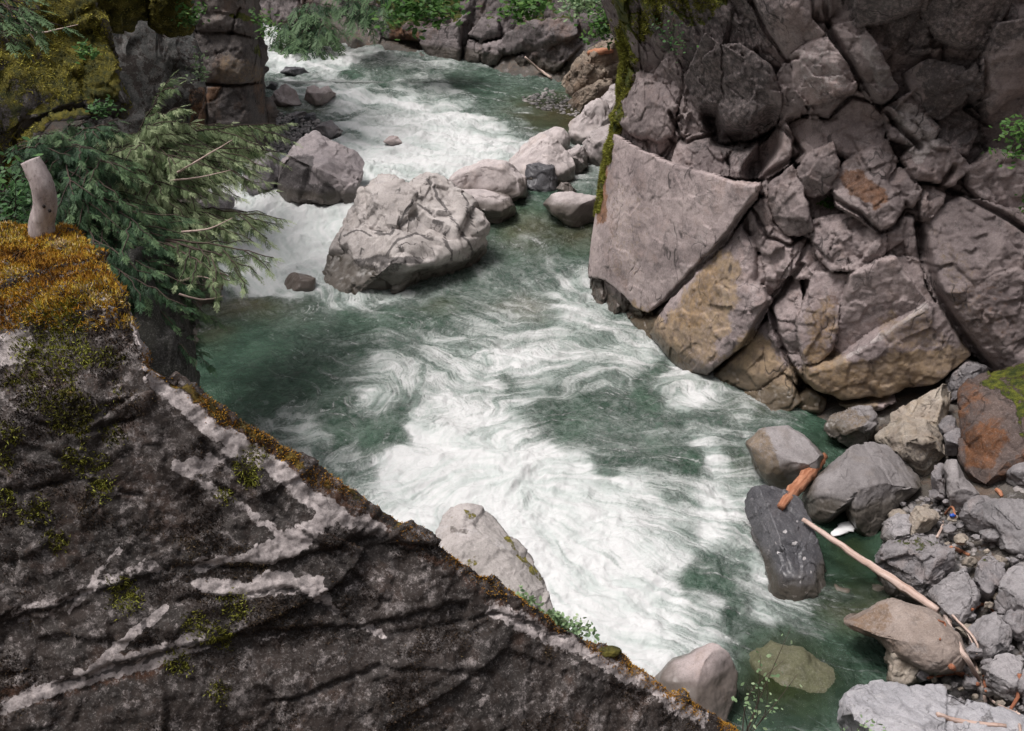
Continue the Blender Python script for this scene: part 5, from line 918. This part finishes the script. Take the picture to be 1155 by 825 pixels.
# ------------------------------------------------------------------ trees and plants
rng = np.random.RandomState(12)
def spray(L, wd, n, rs, droop=.25):
    """one flat feathery spray of a conifer: quads, along +X, lying in XY, drooping in Z"""
    V = []; F = []
    def leaf(b, t, w):
        d = t - b; s = np.array([-d[1], d[0], 0]); s = s / (np.linalg.norm(s) + 1e-9) * w
        k = len(V); m = b + d * .55; V.extend([b, m + s, t, m - s]); F.append([k, k + 1, k + 2, k + 3])
    def z(x): return -droop * x * x / L
    leaf(np.array([0, 0, 0.]), np.array([L, 0, z(L)]), .006 + .01 * L)
    for i in range(n):
        u = (i + .6) / n; x = u * L; ln = wd * (1 - u) ** .7 * (.75 + .5 * rs.rand()) * min(1, .45 + 2 * u)
        for sgn in (-1, 1):
            a = R(48) + .2 * rs.normal(); b = np.array([x, 0, z(x)]); t = b + np.array([math.cos(a) * ln, sgn * math.sin(a) * ln, -.25 * ln * rs.rand() - droop * .4 * ln])
            leaf(b, t, .07 * ln + .003)
            if ln > .09:
                for q in (.4, .72):
                    for s2 in (-1, 1):
                        b2 = b + (t - b) * q; aa = math.atan2(t[1] - b[1], t[0] - b[0]) + s2 * .8; l2 = ln * .38 * (1.1 - q); leaf(b2, b2 + np.array([math.cos(aa) * l2, math.sin(aa) * l2, -.1 * l2]), .12 * l2 + .0025)
    return np.array(V), np.array(F)
SPR = [spray(.40, .17, 11, rng, .25 + .25 * rng.rand()) for _ in range(7)]
def orient(Vs, p, fwd, upv, sc):
    f = fwd / np.linalg.norm(fwd); s = np.cross(upv, f); s /= np.linalg.norm(s) + 1e-9; u = np.cross(f, s)
    return p + sc * (Vs[:, :1] * f + Vs[:, 1:2] * s + Vs[:, 2:] * u)
def bough(bag, wbag, a, b, sag, rs, dens=1., sz=1., tint=.5, r0=.02, two=True):
    """a limb from a to b carrying sprays on both sides"""
    a = np.asarray(a, float); b = np.asarray(b, float); L = np.linalg.norm(b - a); n = max(6, int(L / .16))
    t = np.linspace(0, 1, n)[:, None]; pth = a + (b - a) * t + np.array([0, 0, 1]) * (sag * 4 * t * (1 - t) * .5) + .03 * rs.normal(size=(n, 3)) * t
    Vt, Q, T = tube(pth, np.linspace(r0, .006, n), 5, 0, 1); wbag.add(Vt, Q, T, rs.rand())
    side = np.cross(b - a, (0, 0, 1.)); side /= np.linalg.norm(side) + 1e-9; m = int(L / .085 * dens)
    for i in range(m):
        u = .12 + .88 * (i + rs.rand()) / m; k = min(n - 2, int(u * (n - 1))); fr = u * (n - 1) - k; p = pth[k] * (1 - fr) + pth[k + 1] * fr; ax = pth[k + 1] - pth[k]; ax /= np.linalg.norm(ax)
        sg = 1 if i % 2 else -1; dr = ax * (.55 + .5 * u) + sg * side * (1.0 - .35 * u) + np.array([0, 0, -.45 - .5 * rs.rand()]) + .22 * rs.normal(size=3)
        s = sz * (.6 + .6 * rs.rand()) * (1.15 - .45 * u); Vs, Fs = SPR[rs.randint(len(SPR))]
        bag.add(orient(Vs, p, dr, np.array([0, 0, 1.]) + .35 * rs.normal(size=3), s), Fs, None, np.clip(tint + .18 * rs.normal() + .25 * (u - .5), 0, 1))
    Vs, Fs = SPR[0]; bag.add(orient(Vs, pth[-1], pth[-1] - pth[-2], np.array([0, 0, 1.]), sz * 1.1), Fs, None, np.clip(tint + .3, 0, 1))
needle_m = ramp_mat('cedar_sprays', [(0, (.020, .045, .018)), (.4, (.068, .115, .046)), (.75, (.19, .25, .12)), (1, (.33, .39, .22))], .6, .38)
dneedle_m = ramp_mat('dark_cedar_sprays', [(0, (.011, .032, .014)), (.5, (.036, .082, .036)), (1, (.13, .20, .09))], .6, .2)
bark_m = ramp_mat('conifer_bark', [(0, (.03, .021, .017)), (1, (.075, .052, .042))])
def conifer(name, label, base, top, limbs, rs, mat, dens, sz, r0=.16, group=None):
    base = np.asarray(base, float); top = np.asarray(top, float); e = empty(name, tuple(base), label=label, cat='tree', group=group)
    pth = smooth_path([base, base * .6 + top * .4 + (.15, 0, 0), top], 24); Vt, Q, T = tube(pth, np.linspace(r0, .03, 24), 9, .05, 4)
    tr = Bag(); tr.add(Vt, Q, T, .4); tr.build('trunk', bark_m, e, tuple(base))
    cr = Bag(); lb = Bag()
    if len(limbs) > 15: limbs = limbs + [(np.asarray(t_) + rs.normal(size=3) * (.35, .4, .3) + (0, 0, -.15), s_, i_ - .12) for t_, s_, i_ in limbs]
    for (tip, sag, tint) in limbs:
        tip = np.asarray(tip, float); zt = np.clip(tip[2] + .25, base[2] + .3, top[2]); u = (zt - base[2]) / (top[2] - base[2]); o = pth[int(np.clip(u, 0, 1) * 23)]
        bough(cr, lb, o, tip, sag, rs, dens, sz, tint)
        L = np.linalg.norm(tip - o)
        for q in (.35, .55, .75):                       # side boughs
            p = o + (tip - o) * q; sd_ = np.cross(tip - o, (0, 0, 1.)); sd_ /= np.linalg.norm(sd_) + 1e-9
            for sg in (-1, 1):
                if rs.rand() < .85: bough(cr, lb, p + (0, 0, sag * .3), p + (tip - o) / L * L * .28 + sg * sd_ * L * (.16 + .2 * rs.rand()) * (1.1 - q) * 1.6 + (0, 0, -.12 * L * rs.rand()), sag * .3, rs, dens, sz * .9, tint + .05, .012)
    print(name, cr.n); cr.build('foliage', mat, e, tuple(base), False); lb.build('limbs', bark_m, e, tuple(base))
    return e
T1 = [((318,172),19.5),((300,206),18.6),((262,140),20.2),((286,150),20.5),((240,170),18.4),((205,120),18.5),((180,140),17.6),((232,222),17.2),((205,185),17.),((165,170),16.8),((245,250),16.8),((210,260),16.2),((180,230),16.4),((150,200),16.6),((278,190),18.5),((190,290),15.8),((225,300),16.0),((150,260),15.8),((250,200),18.),((130,150),17.5),((305,250),17.5),((215,140),19.)]
b1 = at_y(150, 330, 17.6); b1[2] = .6
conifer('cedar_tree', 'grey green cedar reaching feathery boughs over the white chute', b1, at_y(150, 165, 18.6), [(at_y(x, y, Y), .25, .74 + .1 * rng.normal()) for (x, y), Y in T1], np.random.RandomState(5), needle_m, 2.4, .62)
T2 = [((110,330),13.2),((130,370),13.4),((150,390),13.6),((200,300),15),((195,340),14.2),((160,330),13.4),((185,410),14.),((120,300),13.2),((170,280),14.4),((205,350),14.6),((190,385),14.0),((172,400),13.6),((208,330),14.9),((60,150),15.5),((100,170),15.2),((40,200),15.),((110,210),14.6),((80,240),14.3),((130,240),14.6),((60,260),14.),((110,280),13.8),((150,300),14.),((90,320),13.6),((140,340),13.7),((180,330),14.2),((165,360),13.9),((120,140),16.),((30,160),15.5),((20,230),14.6),((150,280),14.4),((195,310),14.8),((130,310),13.5),((80,140),16.5),((185,265),15.),((130,190),15.)]
b2 = at_y(85, 420, 15.6); b2[2] = 1.5
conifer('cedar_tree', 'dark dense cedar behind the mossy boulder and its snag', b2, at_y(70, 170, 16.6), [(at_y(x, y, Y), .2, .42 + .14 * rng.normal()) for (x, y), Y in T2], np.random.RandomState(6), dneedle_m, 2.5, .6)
T3 = [((310,290),14.2),((262,320),13.8),((290,305),14.),((245,290),14.4)]
b3 = at_y(172, 330, 14.9)
conifer('cedar_sapling', 'thin sapling with sparse lacy twigs against the white water', b3, at_y(178, 270, 15.1), [(at_y(x, y, Y), .1, .55) for (x, y), Y in T3], np.random.RandomState(8), needle_m, 2.6, .5, .010)
conifer('cedar_tree', 'cedar bough hanging in at the top left corner', at_y(-60, 120, 12.5), at_y(-60, -60, 12.5), [(at_y(x, y, 12.0), .1, .5) for x, y in ((22,4),(28,14),(30,30),(44,18),(16,40),(8,20))], np.random.RandomState(9), dneedle_m, .5, .7, .06)
T5 = [((330,52),44),((345,40),44.5),((360,56),43.5),((320,30),45),((350,20),45),((372,34),44),((335,10),46),((310,48),45),((372,10),45)]
conifer('conifer_tree', 'dark conifer hanging from the far wall over the river bend', at_y(335, 30, 47) , at_y(345, -40, 47), [(at_y(x, y, Y), .3, .4) for (x, y), Y in T5], np.random.RandomState(10), dneedle_m, .35, 2.4, .15)
T6 = [((400,4),43),((420,10),42.5),((440,-5),42),((385,-10),43.5),((410,20),42.5)]
conifer('conifer_tree', 'dark conifer above the pale far boulder', at_y(405, 16, 45), at_y(405, -60, 45), [(at_y(x, y, Y), .3, .35) for (x, y), Y in T6], np.random.RandomState(11), dneedle_m, .35, 2.2, .15)

def leafy(name, label, cat, root, tips, rs, mat, nl, ls, r0=.012, spread=.12, group=None, part='leaves', flat=.4):
    root = np.asarray(root, float); e = empty(name, tuple(root), label=label, cat=cat, group=group); st_ = Bag(); lv = Bag()
    for tip in tips:
        tip = np.asarray(tip, float); m = (root + tip) / 2 + .12 * np.linalg.norm(tip - root) * rs.normal(size=3) * (1, .5, .6); pth = smooth_path([root, m, tip], 12)
        Vt, Q, T = tube(pth, np.linspace(r0, r0 * .25, 12), 5, 0, 1); st_.add(Vt, Q, T, rs.rand())
        for i in range(nl):
            u = .3 + .7 * rs.rand() ** .8; p = pth[min(11, int(u * 11))] + spread * rs.normal(size=3) * (1, 1, .7); dr = rs.normal(size=3) * (1, 1, .5) + (0, -.2, .1); dr /= np.linalg.norm(dr)
            n_ = np.array([0, -.3, 1.]) + flat * rs.normal(size=3); s = np.cross(n_, dr); s /= np.linalg.norm(s) + 1e-9; l = ls * rs.uniform(.6, 1.3)
            k = np.array([p, p + dr * l * .35 + s * l * .28, p + dr * l * .75 + s * l * .2, p + dr * l, p + dr * l * .75 - s * l * .2, p + dr * l * .35 - s * l * .28]); lv.add(k, [[0, 1, 4, 5], [1, 2, 3, 4]], None, np.clip(.5 + .22 * rs.normal(), 0, 1))
    st_.build('stems', bark_m, e, tuple(root)); lv.build(part, mat, e, tuple(root), False); return e
leaf_m = ramp_mat('broad_leaves', [(0, (.024, .062, .016)), (.5, (.06, .14, .03)), (1, (.15, .25, .07))], .5, .35)
pleaf_m = ramp_mat('pale_leaves', [(0, (.10, .17, .09)), (.5, (.22, .32, .16)), (1, (.36, .44, .27))], .55, .3)
dleaf_m = ramp_mat('dark_leaves', [(0, (.02, .05, .018)), (.5, (.045, .11, .035)), (1, (.10, .2, .06))], .5, .3)
rs = np.random.RandomState(20)
def bush(name, label, cat, rpx, pts, Y, nl, ls, mat, sp, r0=.02): return leafy(name, label, cat, at_y(*rpx, Y + .3), [at_y(x, y, Y + rs.uniform(-.3, .2)) for x, y in pts], rs, mat, nl, ls, r0, sp)
bush('shrub', 'bright green shrub carpet overhanging the far rock wall', 'shrub', (470, 14), [(445,12),(455,4),(470,6),(485,2),(500,6),(515,0),(450,20),(490,12),(505,14),(465,16)], 39.5, 60, .28, leaf_m, .45)
bush('shrub', 'small bright green shrub on the dark far wall', 'shrub', (592, 8), [(572,18),(582,12),(592,14),(600,4),(610,2),(578,8)], 37., 55, .24, leaf_m, .32)
bush('shrub', 'pale grey green shrub over the tan bank', 'shrub', (662, -5), [(640,14),(648,6),(660,10),(670,2),(655,0),(682,8)], 32., 60, .17, pleaf_m, .25)
bush('shrub', 'green shrub between the tan bank and the mossy cliff edge', 'shrub', (690, 22), [(668,38),(676,28),(684,36),(690,20),(680,16),(664,46)], 31., 60, .17, leaf_m, .25)
bush('shrub', 'fresh green shrub growing from the cliff at the right edge', 'shrub', (1158, 150), [(1132,150),(1138,172),(1130,186),(1148,142),(1144,180),(1150,160),(1136,140)], 14.2, 34, .085, leaf_m, .11, .01)
bush('shrub', 'small green sprig at the right edge below the cliff shrub', 'shrub', (1166, 228), [(1148,234),(1152,224),(1158,238)], 14.2, 26, .06, leaf_m, .06, .006)
h0 = hit(932, 228); leafy('fern', 'little green fern in a crevice in the middle of the cliff', 'fern', h0 + (0, 0, -.05), [h0 + (dx, -.15, dz) for dx, dz in ((-.12, .05), (.0, .12), (.12, .04), (.05, -.05), (-.06, .1))], rs, leaf_m, 26, .07, .006, .035)
bush('shrub', 'hanging mossy twigs at the dark top of the cliff edge', 'shrub', (760, 20), [(752,46),(765,58),(775,52),(740,30),(758,60)], 19.2, 24, .07, dleaf_m, .10, .008)
bush('shrub', 'leafy dark green bush behind the snag at the left edge', 'shrub', (0, 250), [(8,215),(20,230),(30,212),(5,190),(18,205),(30,245),(12,250),(-10,230),(36,190),(24,180)], 8.6, 44, .07, dleaf_m, .12, .01)
bush('fern', 'fern drooping from under the mossy rock face', 'fern', (112, 114), [(104,128),(116,134),(124,126),(108,122),(130,122)], 18.0, 26, .10, dleaf_m, .07, .006)
bush('fern', 'small fern growing in the moss of the left rock face', 'fern', (94, 55), [(88,62),(96,66),(100,58),(90,50)], 17.8, 18, .10, leaf_m, .06, .006)
bush('shrub', 'green plant in the notch beside the moss cap', 'shrub', (214, 26), [(208,22),(216,14),(222,8),(220,20),(212,4)], 22.5, 34, .12, leaf_m, .13, .008)
bush('shrub', 'pale twiggy sprigs in the joint beside the grey slab', 'shrub', (224, 92), [(222,58),(228,62),(234,84),(226,74),(222,66)], 22.6, 16, .10, pleaf_m, .10, .008)
bush('shrub', 'green plant on top of the layered rock corner', 'shrub', (296, 20), [(302,30),(306,36),(304,24),(300,42),(292,14)], 27.4, 26, .12, leaf_m, .15, .008)
tw = at_y(836, 840, 5.6)
leafy('leafy_twig', 'slender sapling twig with pale round leaves at the bottom edge', 'sapling', tw, [at_y(x, y, Y) for x, y, Y in ((866,768,5.7),(892,708,5.9),(842,775,5.5),(884,745,5.8),(858,738,5.8),(830,770,5.4),(900,760,5.8))], rs, pleaf_m, 11, .042, .006, .055, flat=.7)
tw = at_y(965, 835, 7.4)
leafy('leafy_twig', 'low sprig of pale leaves at the foot of the long grey slab', 'sapling', tw, [at_y(x, y, 7.4) for x, y in ((975,815),(985,810),(1000,820),(960,820))], rs, pleaf_m, 9, .05, .005, .05, flat=.7)
pr = [hit(x, y) for x, y in ((536,660),(560,672),(585,688),(610,700),(635,708),(655,714),(640,700),(560,664),(600,692))]
leafy('stonecrop', 'pale green stonecrop clump growing along the boulder ridge', 'plant', at_y(600, 700, 4.62), [at_y(x, y, 4.58) for x, y in ((540,660),(556,668),(572,676),(590,684),(606,692),(622,698),(638,704),(655,708),(668,716),(630,692),(580,672))], rs, pleaf_m, 110, .034, .003, .026, flat=.8)
cl2 = NT('dark_tuft')
D2, F2 = ico(3); tuf = hit(688, 735); tag(mesh_obj('moss_clump', D2 * (.07, .04, .03) * (1 + .25 * fbm(D2, 2.5, 3)[:, None]) + tuf, F2, MBED, None, tuf), 'dark moss clump at the end of the stonecrop on the ridge', 'moss')
bush('dead_branch', 'bare dead twigs over the moss at the upper left', 'branch', (30, 30), [(80,34),(60,44),(46,56),(90,28)], 16.5, 0, .01, bark_m, .1, .012) if False else None
stick('dead_branch', 'bare pale twig across the mossy rock face', 'branch', [at_y(28, 33, 17.2), at_y(46, 37, 17.2), at_y(66, 33, 17.3), at_y(88, 28, 17.4)], [.018, .012, .006], blch_m, 5, 12, .05, 71)
stick('dead_branch', 'thin forked dead twig below the bare pale twig', 'branch', [at_y(32, 36, 17.2), at_y(40, 46, 17.2), at_y(50, 58, 17.2)], [.012, .009, .005], blch_m, 5, 12, .05, 72)
bare = [((200,195),(232,176),(262,158)),((192,204),(225,200),(260,192)),((205,262),(236,258),(262,246)),((200,318),(225,312),(246,318)),((202,332),(228,338),(252,334))]
for i, pts in enumerate(bare):
    stick('bare_limb', ['pale bare cedar limb rising toward the pyramid boulder', 'pale bare cedar limb below the rising one', 'crooked bare limb over the chute rocks', 'thin dead twig over the chute foot', 'lowest dead twig curving over the pool edge'][i], 'branch', [at_y(x, y, (17, 17, 15.5, 14.2, 14.2)[i]) for x, y in pts], [.022, .014, .006], blch_m, 5, 14, .05, 80 + i)
